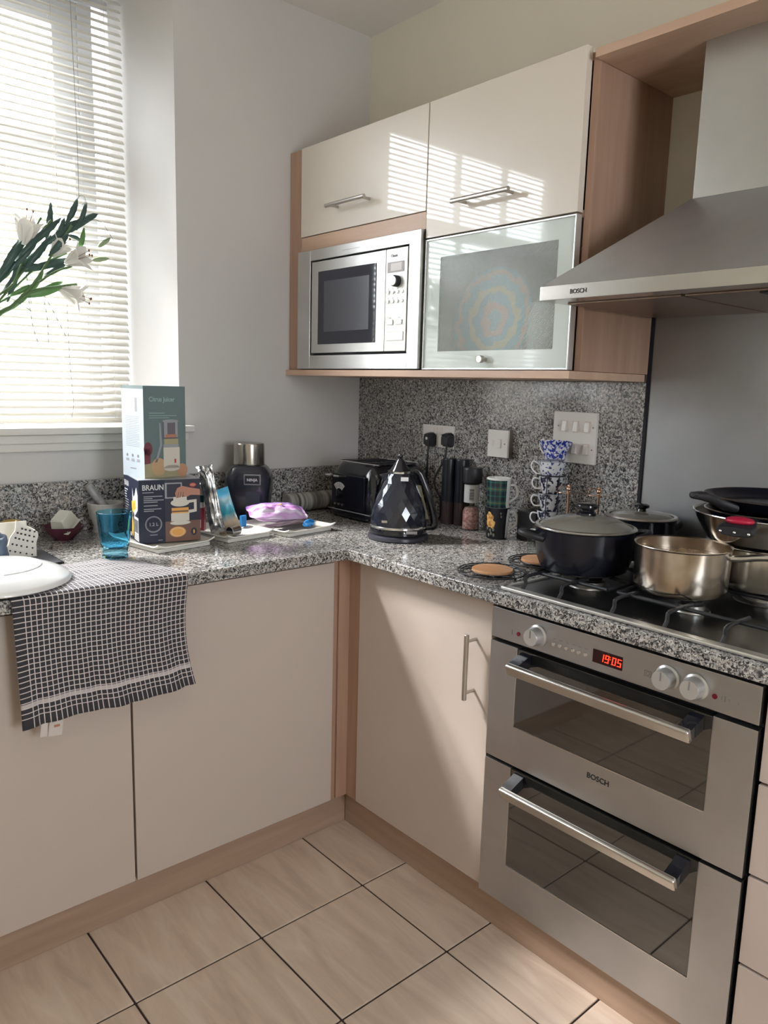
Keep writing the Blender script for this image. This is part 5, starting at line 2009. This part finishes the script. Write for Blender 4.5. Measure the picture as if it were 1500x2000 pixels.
def hpts(d_, r, z0, z1, out):
    return [d_ * (r - 0.003) + Vector((0, 0, z1)), d_ * (r + out * 0.6) + Vector((0, 0, z1 + 0.001)), d_ * (r + out) + Vector((0, 0, (z0 + z1) / 2 + 0.008)),
            d_ * (r + out * 0.85) + Vector((0, 0, (z0 * 2 + z1) / 3)), d_ * (r - 0.003) + Vector((0, 0, z0))]


mp_ = Vector((0.428, -0.169, CT))
BLMUG = two_tone('black_rose_mug', (0.012, 0.012, 0.02), (0.014, 0.014, 0.02), 10, 0.4, 0.6, 0.12)
WCH = M('white_china_warm', (0.72, 0.72, 0.69), 0.15)
lower = mug('mug', mp_, [(0, 0), (0.029, 0), (0.032, 0.004), (0.033, 0.03), (0.035, 0.070), (0.0385, 0.094), (0.0385, 0.0955), (0.0365, 0.0955)], BLMUG,
            hpts(hdir, 0.035, 0.022, 0.078, 0.026), 'black mug with a yellow rose, lower of the stacked pair', 'mug', 'two stacked mugs', 0.0045, WCH,
            [(0.0366, 0.0957), (0.033, 0.070), (0.030, 0.01), (0, 0.008)])
# pale strip behind the handle and the printed rose
strip = []
for k in range(7):
    a = math.atan2(hdir.y, hdir.x) + rot(-62 + 14 * k)
    strip.append(a)


def wrap(b, a0, a1, z0, z1, rf, n=6, m_=6, d_=0.0003):
    """thin printed patch that hugs a turned body"""
    b.grid(lambda u, v: Vector(((rf(z0 + (z1 - z0) * v) + d_) * math.cos(a0 + (a1 - a0) * u), (rf(z0 + (z1 - z0) * v) + d_) * math.sin(a0 + (a1 - a0) * u), z0 + (z1 - z0) * v)), n, m_)
    return b


def interp(prof):
    pr = sorted((z, r) for r, z in prof)

    def f(z):
        for (za, ra), (zb, rb) in zip(pr[:-1], pr[1:]):
            if za <= z <= zb:
                return ra + (rb - ra) * ((z - za) / (zb - za) if zb > za else 0)
        return pr[-1][1]
    return f


rl = interp([(0.032, 0.004), (0.033, 0.03), (0.035, 0.070), (0.0385, 0.094)])
ah = math.atan2(hdir.y, hdir.x)
obj('pale_stripe', wrap(B(), ah - rot(52), ah - rot(12), 0.005, 0.092, rl, 6, 8), WCH, lower, local=True, ang=80)
ac = math.atan2(CAM.y - mp_.y, CAM.x - mp_.x)
b = B()
random.seed(3)


def petal_patch(b, ca, cz, ra, rz_, rf, d_, n=14):
    bb = bmesh.new()
    ctr = bb.verts.new(((rf(cz) + d_ * 2) * math.cos(ca), (rf(cz) + d_ * 2) * math.sin(ca), cz))
    vs = []
    for k in range(n):
        a = ca + ra * math.cos(2 * PI * k / n) * (1 + 0.16 * math.sin(k * 2.3))
        z = cz + rz_ * math.sin(2 * PI * k / n) * (1 + 0.16 * math.cos(k * 1.7))
        vs.append(bb.verts.new(((rf(z) + d_) * math.cos(a), (rf(z) + d_) * math.sin(a), z)))
    for k in range(n):
        bb.faces.new((ctr, vs[k], vs[(k + 1) % n]))
    b._merge(bb)


# rose sits on the side of the mug that faces the room
aR = ac - rot(38)
petal_patch(b, aR, 0.064, 0.36, 0.018, rl, 0.0006)
petal_patch(b, aR + 0.22, 0.048, 0.30, 0.014, rl, 0.0007)
petal_patch(b, aR - 0.1, 0.050, 0.28, 0.013, rl, 0.0008)
obj('yellow_rose', b, two_tone('rose_yellow', (0.45, 0.20, 0.06), (0.80, 0.52, 0.20), 130, 0.42, 0.55, 0.3), lower, local=True, ang=80, kind='stuff')
b = B()
for a, z in ((0.35, 0.030), (0.05, 0.028), (-0.25, 0.033), (0.15, 0.018), (0.4, 0.014), (-0.1, 0.013)):
    petal_patch(b, aR + a, z, 0.10, 0.006, rl, 0.0006, 8)
petal_patch(b, aR + 0.95, 0.080, 0.06, 0.004, rl, 0.0006, 8)
petal_patch(b, aR + 1.0, 0.070, 0.06, 0.004, rl, 0.0006, 8)
obj('printed_leaves', b, M('leaf_print', (0.20, 0.22, 0.18), 0.4), lower, local=True, ang=80, kind='stuff')

TART = checker_mat('tartan', [(0.0, (0.012, 0.02, 0.035)), (0.30, (0.02, 0.12, 0.09)), (0.42, (0.20, 0.17, 0.09)), (0.50, (0.02, 0.10, 0.085)), (0.62, (0.014, 0.014, 0.03)), (0.9, (0.02, 0.13, 0.10))], 7, 2.2)
up = mug('mug', mp_ + Vector((0, 0, 0.0915)), [(0, 0), (0.030, 0), (0.0325, 0.003), (0.0340, 0.04), (0.0352, 0.080), (0.0360, 0.0895), (0.0350, 0.0900)], TART,
         hpts(hdir, 0.034, 0.016, 0.068, 0.024), 'green tartan mug, upper of the stacked pair', 'mug', 'two stacked mugs', 0.0042, WCH,
         [(0.0351, 0.0903), (0.0330, 0.078), (0.030, 0.008), (0, 0.006)])
ru = interp([(0.0325, 0.003), (0.0340, 0.04), (0.0352, 0.080), (0.0360, 0.0895)])
obj('pale_stripe', wrap(B(), ah - rot(60), ah - rot(8), 0.002, 0.089, ru, 6, 8), WCH, up, local=True, ang=80)
obj('white_rim', B().lathe([(0.0356, 0.0855), (0.0368, 0.0875), (0.0368, 0.0905), (0.0352, 0.0915), (0.0342, 0.0900)], seg=48), WCH, up, local=True)

# ---- small black speaker-like box between mugs and rack
single('black_tin', B().box(0.465, 0.515, -0.285, -0.215, CT + 0.0005, CT + 0.088, 0.003), BLACKM, 'plain black tin box against the granite beside the stacked mugs', 'tin', (0.49, -0.23, CT))

# ---- wire stand with four stacked patterned cups, two more cups on top
rx_, ry_ = 0.455, -0.338
PATT = two_tone('black_white_pattern', (0.02, 0.02, 0.05), (0.66, 0.67, 0.72), 75, 0.46, 0.52, 0.15)
BLUEP = two_tone('blue_white_pattern', (0.02, 0.04, 0.28), (0.62, 0.64, 0.72), 120, 0.47, 0.53, 0.15)
DOTP = two_tone('dotted_pattern', (0.05, 0.06, 0.20), (0.66, 0.67, 0.70), 110, 0.40, 0.43, 0.15)
t = thing('cup_stand', 'black wire stand holding a column of patterned cups', 'stand', (rx_, ry_, CT))
b = B()
for a in (200, 250, 20, 110):
    c_, s_ = math.cos(rot(a)) * 0.040, math.sin(rot(a)) * 0.040
    b.tube([(c_, s_, 0.002), (c_, s_, 0.212)], 0.0016, 6)
for z in (0.003, 0.207):
    b.tube([(0.040 * math.cos(2 * PI * k / 24), 0.040 * math.sin(2 * PI * k / 24), z) for k in range(24)], 0.0016, 6, closed=True)
b.tube([(0.040 * math.cos(rot(200)), 0.040 * math.sin(rot(200)), 0.003), (0, 0, 0.003), (0.040 * math.cos(rot(20)), 0.040 * math.sin(rot(20)), 0.003)], 0.0016, 6)
obj('wire_frame', b, BLACKM, t, local=True)
ld_ = Vector((-0.62, 0.78, 0)).normalized()
cprof = [(0, 0), (0.022, 0), (0.024, 0.003), (0.0300, 0.020), (0.0345, 0.044), (0.0350, 0.050), (0.0335, 0.050), (0.028, 0.022), (0.02, 0.006), (0, 0.005)]
lab4 = ['lowest patterned cup in the wire stand', 'second patterned cup up in the wire stand', 'third patterned cup up in the wire stand', 'topmost patterned cup inside the wire stand']
for k in range(4):
    mug('espresso_cup', Vector((rx_, ry_, CT + 0.0052 + k * 0.0495)), cprof, PATT,
        [ld_ * 0.030 + Vector((0, 0, 0.040)), ld_ * 0.048 + Vector((0, 0, 0.042)), ld_ * 0.053 + Vector((0, 0, 0.028)), ld_ * 0.044 + Vector((0, 0, 0.014)), ld_ * 0.026 + Vector((0, 0, 0.014))],
        lab4[k], 'cup', 'patterned cups in the wire stand', 0.0022, WHITEC)
zc = CT + 0.0052 + 4 * 0.0495 + 0.001
mug('tea_cup', Vector((rx_, ry_, zc)), [(0, 0), (0.026, 0), (0.028, 0.003), (0.0345, 0.016), (0.0375, 0.040), (0.0365, 0.041), (0.032, 0.016), (0, 0.006)], DOTP,
    [ld_ * 0.034 + Vector((0, 0, 0.030)), ld_ * 0.052 + Vector((0, 0, 0.040)), ld_ * 0.058 + Vector((0, 0, 0.024)), ld_ * 0.044 + Vector((0, 0, 0.006)), ld_ * 0.030 + Vector((0, 0, 0.006))],
    'dotted white cup sitting on top of the wire stand', 'cup', None, 0.0022, WHITEC)
zt_ = zc + 0.0395
cup = mug('tea_cup', Vector((rx_ + 0.002, ry_ - 0.006, zt_)), [(0, 0), (0.027, 0), (0.0285, 0.003), (0.0310, 0.020), (0.0375, 0.034), (0.0470, 0.050), (0.0460, 0.0512)], BLUEP,
          [ld_ * 0.030 + Vector((0, 0, 0.018)), ld_ * 0.040 + Vector((0, 0, 0.030)), ld_ * 0.043 + Vector((0, 0, 0.046)), ld_ * 0.036 + Vector((0, 0, 0.058)), ld_ * 0.030 + Vector((0, 0, 0.052))],
          'blue patterned cup tilted on the very top of the cup column', 'cup', None, 0.0026, WHITEC, [(0.0461, 0.0513), (0.0345, 0.034), (0.0280, 0.020), (0.0250, 0.006), (0, 0.005)])
cup.rotation_euler = (rot(-7), rot(9), 0)
cup.location.z += 0.0055

# ---- upturned stemmed glasses
GOLD = M('rose_gold', (0.78, 0.50, 0.36), 0.22, 1.0)


def stem_glass(x, y, label, gold, zf=0.176):
    t = thing('stemmed_glass', label, 'glass', (x, y, CT), 0, 'upturned stemmed glasses')
    sm = GOLD if gold else THINGL
    obj('bowl', B().lathe([(0.031, 0.0005), (0.0335, 0.03), (0.0300, 0.060), (0.016, 0.084), (0.005, 0.094), (0.004, 0.094), (0.015, 0.083), (0.0290, 0.060), (0.0325, 0.03), (0.030, 0.0005)], seg=36), THINGL, t, local=True)
    obj('stem', B().lathe([(0.0055, 0.094), (0.0036, 0.105), (0.0030, 0.135), (0.0036, zf - 0.012), (0.006, zf - 0.001)], seg=16), sm, t, local=True)
    obj('foot', B().lathe([(0, zf - 0.001), (0.012, zf - 0.0012), (0.034, zf - 0.0036), (0.036, zf - 0.0036), (0.036, zf - 0.0020), (0.012, zf + 0.0008), (0, zf + 0.001)], seg=40), THINGL, t, local=True)
    if gold:
        obj('foot_rim', B().tube([(0.0362 * math.cos(2 * PI * k / 36), 0.0362 * math.sin(2 * PI * k / 36), zf - 0.0028) for k in range(36)], 0.0010, 6, closed=True), GOLD, t, local=True)
        obj('bead', B().ball((0, 0, zf + 0.005), 0.0062), GOLD, t, local=True)
        obj('finial', B().ball((0, 0, zf + 0.0135), 0.0038), GOLD, t, local=True)
        d = Vector((-0.75, 0.66, 0))
        obj('wire_leaf', B().tube([Vector((0, 0, zf + 0.010)), d * 0.012 + Vector((0, 0, zf + 0.013)), d * 0.024 + Vector((0, 0, zf + 0.011)), d * 0.028 + Vector((0, 0, zf + 0.002))], 0.0014, 6, smooth=4), GOLD, t, local=True)
    return t


stem_glass(0.344, -0.393, 'plain upturned wine glass beside the wire cup stand', False, 0.166)
stem_glass(0.408, -0.432, 'upturned rose gold stemmed glass nearer the wire cup stand', True)
stem_glass(0.436, -0.508, 'upturned rose gold stemmed glass nearer the steel splashback', True)

# ---- trivets
TWOOD = wood('trivet_wood', (0.52, 0.25, 0.12), (0.66, 0.38, 0.20), 1, 1.3)


def trivet(cx, cy, label):
    t = thing('trivet', label, 'trivet', (cx, cy, CT), 0, 'wire trivets with wooden centres')
    R1, R2 = 0.083, 0.050
    b = B()
    for R_, z in ((R1, 0.0065), (R2 + 0.004, 0.0065), (R1 - 0.006, 0.004)):
        b.tube([(R_ * math.cos(2 * PI * k / 48), R_ * math.sin(2 * PI * k / 48), z) for k in range(48)], 0.0016, 6, closed=True)
    for k in range(12):
        a = 2 * PI * k / 12
        c, s_ = math.cos(a), math.sin(a)
        c2, s2 = math.cos(a + 0.26), math.sin(a + 0.26)
        b.tube([(R2 * c, R2 * s_, 0.0065), ((R1 - 0.01) * c2, (R1 - 0.01) * s2, 0.0080), (R1 * c, R1 * s_, 0.0065)], 0.0012, 5, smooth=3)
    obj('wire_ring', b, BLACKM, t, local=True)
    obj('wooden_disc', B().lathe([(0, 0.0060), (R2 - 0.001, 0.0060), (R2, 0.007), (R2, 0.0115), (R2 - 0.001, 0.0125), (0, 0.0125)], seg=48), TWOOD, t, local=True)
    for k in range(3):
        a = 2 * PI * k / 3 + 0.4
        obj('foot', B().cyl(((R1 - 0.003) * math.cos(a), (R1 - 0.003) * math.sin(a), 0.0003), 0.003, 0.006, 'z', 10), BLACKM, t, local=True)
    return t


trivet(0.074, -0.462, 'wire trivet with a wooden centre at the worktop front beside the hob')
trivet(0.262, -0.463, 'wire trivet with a wooden centre partly behind the lidded casserole')

# ================================================================== PANS ON THE HOB
ZP = CT + 0.0382
# black casserole with a glass lid
cx_, cy_ = 0.158, -0.660
t = thing('casserole', 'black lidded casserole pot on the front left burner', 'pot', (cx_, cy_, ZP))
RC = 0.112
obj('body', B().lathe([(0, 0), (0.086, 0), (0.097, 0.006), (0.106, 0.028), (0.110, 0.060), (RC, 0.097), (RC - 0.003, 0.098), (RC - 0.006, 0.094), (0.103, 0.04), (0.09, 0.008), (0, 0.006)], seg=64), BLACKE, t, local=True)
b = B()
obj('base_ring', B().lathe([(0.084, 0.0003), (0.092, 0.0025), (0.0960, 0.0052)], seg=64), M('dull_aluminium', (0.35, 0.34, 0.33), 0.4, 1.0), t, local=True)
hl = Vector((-0.80, 0.60, 0)).normalized()


def pot_handle(d, r, z, L_=0.038, w_=0.028):
    s_ = Vector((-d.y, d.x, 0))
    b = B()
    b.tube([d * (r - 0.004) + s_ * w_ + Vector((0, 0, z - 0.006)), d * (r + L_ * 0.6) + s_ * w_ * 0.85 + Vector((0, 0, z)), d * (r + L_) + s_ * w_ * 0.3 + Vector((0, 0, z + 0.004)),
            d * (r + L_) - s_ * w_ * 0.3 + Vector((0, 0, z + 0.004)), d * (r + L_ * 0.6) - s_ * w_ * 0.85 + Vector((0, 0, z)), d * (r - 0.004) - s_ * w_ + Vector((0, 0, z - 0.006))], 0.0078, 10, smooth=5)
    return b


obj('handle', pot_handle(hl, RC - 0.003, 0.082), BLACKM, t, local=True, ang=80)
obj('handle', pot_handle(-hl, RC - 0.003, 0.082), BLACKM, t, local=True, ang=80)
lid = obj('lid', B().lathe([(0.107, 0.100), (0.099, 0.107), (0.076, 0.117), (0.043, 0.125), (0.018, 0.128), (0.018, 0.1265), (0.043, 0.1235), (0.076, 0.1155), (0.098, 0.1055), (0.105, 0.100)], seg=64), LIDGL, t, local=True, ang=60)
obj('lid_rim', B().lathe([(0.1035, 0.0985), (0.1130, 0.0988), (0.1145, 0.1010), (0.1125, 0.1035), (0.1045, 0.1045)], seg=64), HANDLE, lid, local=True)
obj('lid_knob', B().lathe([(0.022, 0.126), (0.0225, 0.129), (0.022, 0.132), (0.019, 0.1345), (0.0165, 0.137), (0.0165, 0.139), (0.0185, 0.1405), (0.0225, 0.142), (0.0245, 0.1445), (0.025, 0.1475), (0.024, 0.151), (0.0205, 0.1535), (0.014, 0.155), (0.006, 0.1555), (0, 0.1555)], seg=48), BLACKG, lid, local=True)

# smaller black pot behind
cx2, cy2 = 0.402, -0.656
t = thing('stock_pot', 'smaller black pot with flat glass lid on the back left burner', 'pot', (cx2, cy2, ZP))
RB = 0.084
obj('body', B().lathe([(0, 0), (0.074, 0), (0.080, 0.006), (RB - 0.001, 0.03), (RB, 0.098), (RB - 0.003, 0.0985), (RB - 0.006, 0.09), (0.076, 0.01), (0, 0.006)], seg=56), BLACKE, t, local=True)
lid = obj('lid', B().lathe([(0.078, 0.1005), (0.068, 0.107), (0.040, 0.112), (0.012, 0.114), (0.012, 0.1125), (0.040, 0.1105), (0.068, 0.1055), (0.077, 0.1000)], seg=56), LIDGL, t, local=True, ang=60)
obj('lid_rim', B().lathe([(0.0755, 0.0988), (0.0855, 0.0990), (0.0870, 0.1015), (0.0845, 0.1050), (0.077, 0.1045)], seg=56), BARH, lid, local=True)
obj('lid_knob', B().lathe([(0.012, 0.112), (0.010, 0.120), (0.018, 0.124), (0.018, 0.130), (0.012, 0.133), (0, 0.1335)], seg=28), BLACKG, lid, local=True)
obj('handle', pot_handle(Vector((0.754, -0.656, 0)), RB - 0.003, 0.080, 0.016, 0.014), BLACKM, t, local=True, ang=80)

# steel saucepan with soup
cx3, cy3 = 0.161, -0.895
t = thing('saucepan', 'stained stainless steel saucepan of brown soup on the front right burner', 'pan', (cx3, cy3, ZP))
RS = 0.0945
obj('body', B().lathe([(0, 0), (0.078, 0), (0.087, 0.005), (0.0925, 0.016), (0.0935, 0.06), (RS, 0.096), (RS + 0.0025, 0.099), (RS + 0.002, 0.1003), (RS - 0.002, 0.098), (0.0915, 0.06), (0.089, 0.016), (0.078, 0.006), (0, 0.004)], seg=72),
    two_tone('stained_steel', (0.42, 0.33, 0.24), (0.64, 0.58, 0.51), 14, 0.30, 0.62, 0.2, metal=1.0), t, local=True)
sp = B()
sp.grid(lambda u, v: Vector((0.0910 * u * math.cos(2 * PI * v), 0.0910 * u * math.sin(2 * PI * v), 0.074 + 0.0016 * _n.noise(Vector((u * 9 * math.cos(2 * PI * v), u * 9 * math.sin(2 * PI * v), 1))) * (1 if u < 0.97 else 0))), 16, 48)
obj('soup', sp, two_tone('brown_soup', (0.16, 0.085, 0.04), (0.40, 0.26, 0.16), 90, 0.4, 0.62, 0.2), t, local=True, ang=80, kind='stuff')
hs = Vector((0.25, -0.97, 0)).normalized()
b = B()
b.tube([hs * (RS - 0.004) + Vector((0, 0, 0.083)), hs * (RS + 0.02) + Vector((0, 0, 0.086)), hs * (RS + 0.06) + Vector((0, 0, 0.094)), hs * (RS + 0.16) + Vector((0, 0, 0.104))], 0.0075, 12, smooth=5)
for v in b.bm.verts:
    pass
obj('handle', b, HANDLE, t, local=True, ang=80)

# stack on the back right burner
cx4, cy4 = 0.370, -0.982
t = thing('stock_pan', 'wide stainless steel pan at the bottom of the pan stack', 'pan', (cx4, cy4, ZP))
R4 = 0.122
obj('body', B().lathe([(0, 0), (0.108, 0), (0.116, 0.005), (R4 - 0.002, 0.02), (R4, 0.088), (R4 + 0.004, 0.091), (R4 + 0.003, 0.0925), (R4 - 0.003, 0.089), (R4 - 0.005, 0.02), (0.1, 0.006), (0, 0.004)], seg=72), POTST, t, local=True)
t = thing('steel_bowl', 'wide flared steel bowl stacked on the stainless pan', 'bowl', (cx4, cy4, ZP + 0.0))
b = B().lathe([(0, 0.074), (0.080, 0.074), (0.104, 0.084), (0.1240, 0.0975), (0.1300, 0.1000), (0.1500, 0.138), (0.1570, 0.154), (0.1590, 0.1555), (0.1580, 0.1570), (0.1545, 0.1555), (0.1470, 0.138),
               (0.1225, 0.102), (0.102, 0.088), (0.08, 0.0770), (0, 0.0770)], seg=72)
obj('body', b, POTST, t, local=True)
obj('rolled_rim', B().tube([(0.1585 * math.cos(2 * PI * k / 64), 0.1585 * math.sin(2 * PI * k / 64), 0.1565) for k in range(64)], 0.0022, 8, closed=True), CHROME, t, local=True)


def fry(name, label, c, z0, R_, h_, hd_, red, mat=BLACKE, hlen=0.12):
    t = thing(name, label, 'pan', (c[0], c[1], z0), 0)
    obj('body', B().lathe([(0, 0), (R_ * 0.78, 0), (R_ * 0.84, 0.003), (R_ * 0.97, h_ * 0.8), (R_, h_), (R_ + 0.0015, h_ + 0.001), (R_ - 0.002, h_ + 0.001), (R_ * 0.95, h_ * 0.8), (R_ * 0.82, 0.006), (0, 0.004)], seg=72), mat, t, local=True)
    obj('steel_lip', B().lathe([(R_ + 0.0012, h_ - 0.002), (R_ + 0.0028, h_ + 0.0004), (R_ + 0.0008, h_ + 0.0020), (R_ - 0.0015, h_ + 0.0012)], seg=72), BARH, t, local=True)
    d = Vector((*hd_, 0)).normalized()
    s_ = Vector((-d.y, d.x, 0))
    hp = [(R_ - 0.006, 0.026, h_ - 0.016, 0.010), (R_ + 0.012, 0.020, h_ - 0.010, 0.0095), (R_ + 0.03, 0.013, h_ - 0.003, 0.009), (R_ + 0.05, 0.0125, h_ + 0.004, 0.009),
          (R_ + hlen * 0.75, 0.015, h_ + 0.010, 0.0095), (R_ + hlen, 0.012, h_ + 0.012, 0.007), (R_ + hlen + 0.004, 0.005, h_ + 0.012, 0.003)]
    if red:
        hp = [(R_ - 0.006, 0.020, h_ - 0.012, 0.008), (R_ + 0.02, 0.016, h_ - 0.006, 0.008), (R_ + 0.045, 0.022, h_ - 0.006, 0.009), (R_ + 0.07, 0.034, h_ - 0.012, 0.012),
              (R_ + 0.088, 0.036, h_ - 0.016, 0.012), (R_ + 0.095, 0.032, h_ - 0.017, 0.008)]
    rg = []
    for dd, hw, zz, ht in hp:
        rg.append([d * dd + s_ * (hw * math.copysign(abs(math.cos(q)) ** 0.7, math.cos(q))) + Vector((0, 0, zz + ht * math.copysign(abs(math.sin(q)) ** 0.7, math.sin(q)))) for q in [2 * PI * k / 16 for k in range(16)]])
    b = loft(rg)
    hh = obj('handle', b, BLACKM, t, local=True)
    if red:
        obj('red_spot', B().ball((0, 0, 0), 1.0, sub=3), M('silicone_red', (0.42, 0.012, 0.045), 0.35), hh, local=True)
        ro = [x for x in COL.objects if x.name.startswith('red_spot')][-1]
        Mr = Matrix.Translation(d * (R_ + 0.070) + Vector((0, 0, h_ + 0.0015))) @ Matrix.Rotation(math.atan2(s_.y, s_.x), 4, 'Z') @ Matrix.Diagonal((0.028, 0.020, 0.0085, 1))
        ro.data.transform(Mr)
    return t, d, s_


ft, fd, fs = fry('frying_pan', 'black frying pan with a red handle spot and three rivets, resting in the steel bowl', (0.366, -0.984), ZP + 0.133, 0.135, 0.030, (-0.995, -0.10), True, hlen=0.095)
for a in (-0.024, 0.0, 0.024):
    obj('rivet', B().ball(tuple(fd * 0.2290 + fs * a * 1.1 + Vector((0, 0, 0.0110))), 0.0034, sub=2), CHROME, ft, local=True)
ft2, fd2, fs2 = fry('frying_pan', 'larger black frying pan at the very top of the pan stack', (0.385, -0.985), ZP + 0.166, 0.150, 0.026, (-0.955, 0.295), False, hlen=0.095)

# ================================================================== LILIES IN A VASE ON THE SILL
LY = 0.705
LEAF = M('lily_leaf', (0.11, 0.24, 0.08), 0.4)
LEAFD = M('lily_leaf_backlit', (0.045, 0.085, 0.075), 0.4)  # darker bluish leaf copy, backlit silhouette put into the colour
STEMM = M('lily_stem', (0.09, 0.16, 0.06), 0.5)
PET = M('lily_petal', (0.78, 0.76, 0.72), 0.5)
BUD = M('lily_bud', (0.30, 0.38, 0.22), 0.45)
vx, vy, vz = -0.985, 0.685, 1.1735
t = thing('vase', 'clear glass vase on the window sill holding the lilies, just outside the picture', 'vase', (vx, vy, vz))
obj('body', B().lathe([(0, 0), (0.045, 0), (0.048, 0.004), (0.040, 0.08), (0.034, 0.15), (0.050, 0.215), (0.0475, 0.215), (0.031, 0.15), (0.037, 0.08), (0.044, 0.008), (0, 0.008)], seg=36), THINGL, t, local=True)
t = thing('lily_bouquet', 'white lilies with long stems leaning in front of the blind', 'flowers', (vx, vy, vz + 0.01))


def pt(u, v, dy=0.0):
    return at(u, v, 'y', LY + dy)


base = Vector((vx, vy, vz + 0.012))
neck = Vector((vx + 0.012, vy, vz + 0.205))
stems = [
    [(-90, 660), (-60, 655), (0, 615), (60, 560), (100, 500), (140, 440)],
    [(-90, 640), (-60, 640), (0, 585), (45, 530), (95, 475), (120, 440)],
    [(-40, 820), (0, 590), (30, 560), (75, 520), (130, 495)],
    [(-60, 760), (0, 612), (45, 575), (100, 535), (140, 520)],
    [(-70, 700), (0, 575), (40, 520), (75, 460), (100, 430)],
    [(-70, 690), (0, 550), (30, 500), (60, 460), (80, 425)],
    [(-60, 770), (0, 608), (60, 570), (110, 560), (150, 555)],
]
for k, st in enumerate(stems):
    dy = (k % 3 - 1) * 0.016
    pts = [base + Vector((random.uniform(-.015, .015), random.uniform(-.015, .015), 0)), neck + Vector((random.uniform(-.012, .012), random.uniform(-.012, .012), 0))] + [pt(u, v, dy) for u, v in st[1:]]
    obj('stem', B().tube(pts, 0.0032, 7, smooth=5), STEMM, t, ang=80)


def leaf(p0, p1, w_, mat, bend=0.012, up=(0, -1, 0)):
    p0, p1 = Vector(p0), Vector(p1)
    d = p1 - p0
    s_ = d.cross(Vector(up)).normalized()
    n_ = Vector(up)

    def fn(u, v):
        wv = w_ * math.sin(PI * (u * 0.94 + 0.03)) ** 0.8
        return p0 + d * u + s_ * (v - 0.5) * 2 * wv + n_ * (bend * math.sin(PI * u) - 0.004 * abs(v - 0.5) * 2)
    return B().grid(fn, 10, 4, thick=0.0006)


leaves = [((-10, 560), (50, 455), 0.020, 1), ((15, 590), (45, 480), 0.014, 1), ((50, 525), (100, 460), 0.014, 1), ((85, 480), (165, 425), 0.016, 1), ((100, 470), (192, 418), 0.011, 1),
          ((95, 500), (135, 455), 0.014, 1), ((45, 530), (140, 505), 0.016, 1), ((55, 575), (85, 530), 0.011, 0), ((15, 580), (65, 555), 0.010, 0), ((40, 580), (125, 560), 0.018, 0), ((70, 575), (122, 550), 0.014, 0),
          ((35, 520), (90, 520), 0.010, 1), ((130, 458), (160, 470), 0.008, 1), ((0, 615), (60, 575), 0.008, 0), ((90, 470), (100, 395), 0.013, 1), ((128, 440), (152, 388), 0.013, 1), ((150, 450), (170, 392), 0.010, 1),
          ((85, 540), (130, 515), 0.011, 1), ((-5, 545), (42, 470), 0.013, 1), ((5, 570), (70, 490), 0.012, 1), ((30, 510), (90, 445), 0.012, 1), ((20, 530), (75, 470), 0.010, 1), ((60, 480), (120, 425), 0.012, 1), ((110, 455), (150, 430), 0.010, 1), ((150, 500), (165, 445), 0.011, 0)]
for (a, c, w_, dk) in leaves:
    dy = random.uniform(-0.02, 0.02)
    obj('leaf', leaf(pt(*a, dy), pt(*c, dy + random.uniform(-0.02, 0.01)), w_ * 0.68, None), LEAFD if dk else LEAF, t, ang=80)


def bud(p0, p1, r):
    p0, p1 = Vector(p0), Vector(p1)
    d = p1 - p0
    return B().tube([p0, p0 + d * 0.15, p0 + d * 0.45, p0 + d * 0.8, p1], lambda s_: r * (0.35, 0.8, 1.0, 0.75, 0.15)[min(4, int(s_ * 4 + 0.5))], 10, smooth=0)


for a, c, r in (((160, 432), (190, 418), 0.010), ((192, 482), (216, 464), 0.008), ((180, 508), (213, 505), 0.008), ((112, 470), (126, 425), 0.009)):
    obj('bud', bud(pt(*a), pt(*c), r), BUD if c[1] > 430 else LEAFD, t, ang=80)


def lily(center, direction, size, mat):
    d = Vector(direction).normalized()
    a = d.orthogonal().normalized()
    c = d.cross(a)
    fl_ = None
    for k in range(6):
        ang_ = 2 * PI * k / 6 + 0.3
        rdir = a * math.cos(ang_) + c * math.sin(ang_)
        tdir = -a * math.sin(ang_) + c * math.cos(ang_)
        w_ = size * (0.20 if k % 2 else 0.15)

        def fn(u, v):
            wv = w_ * math.sin(PI * (0.08 + 0.9 * u)) ** 0.9
            rad = size * (0.05 + 0.42 * u ** 1.9)
            hgt = size * (0.95 * u - 0.28 * max(0, u - 0.62) * 2.2)
            return Vector(center) + d * hgt + rdir * (rad + 0.0 * v) + tdir * (v - 0.5) * 2 * wv - rdir * (abs(v - 0.5) * 2) ** 2 * wv * 0.35 * -1
        fl_ = obj('petal', B().grid(fn, 9, 5, thick=0.0006), mat, t, ang=80)
    for k in range(3):
        q = Vector(center) + d * size * 0.9 + (a * math.cos(k * 2.1) + c * math.sin(k * 2.1)) * size * 0.1
        obj('stamen', B().tube([Vector(center) + d * size * 0.1, q], 0.0007, 5).ball(tuple(q), 0.0028, (1, 1, 1.6), 1), M('anther', (0.20, 0.09, 0.04), 0.6), t, ang=80)


def dirn(a, c, dy=0.0):
    return pt(*c, dy) - pt(*a)


lily(pt(46, 478), dirn((46, 478), (62, 405), -0.03), 0.105, PET)
lily(pt(100, 500), dirn((100, 500), (130, 470), -0.02), 0.080, PET)
lily(pt(128, 515), dirn((128, 515), (172, 497), -0.05), 0.090, PET)
lily(pt(115, 562), dirn((115, 562), (165, 582), -0.03), 0.100, PET)
# fine grass sprays
for a, c, e in (((55, 580), (65, 640), (75, 670)), ((85, 580), (92, 620), (95, 670)), ((85, 575), (105, 610), (130, 660)), ((130, 440), (190, 430), (222, 470)), ((10, 575), (50, 600), (70, 615)),
                ((45, 500), (52, 540), (62, 600)), ((140, 470), (200, 470), (215, 465))):
    obj('grass_spray', B().tube([pt(*a, -0.01), pt(*c, -0.015), pt(*e, -0.01)], 0.0008, 5, smooth=5), LEAFD, t, ang=80)
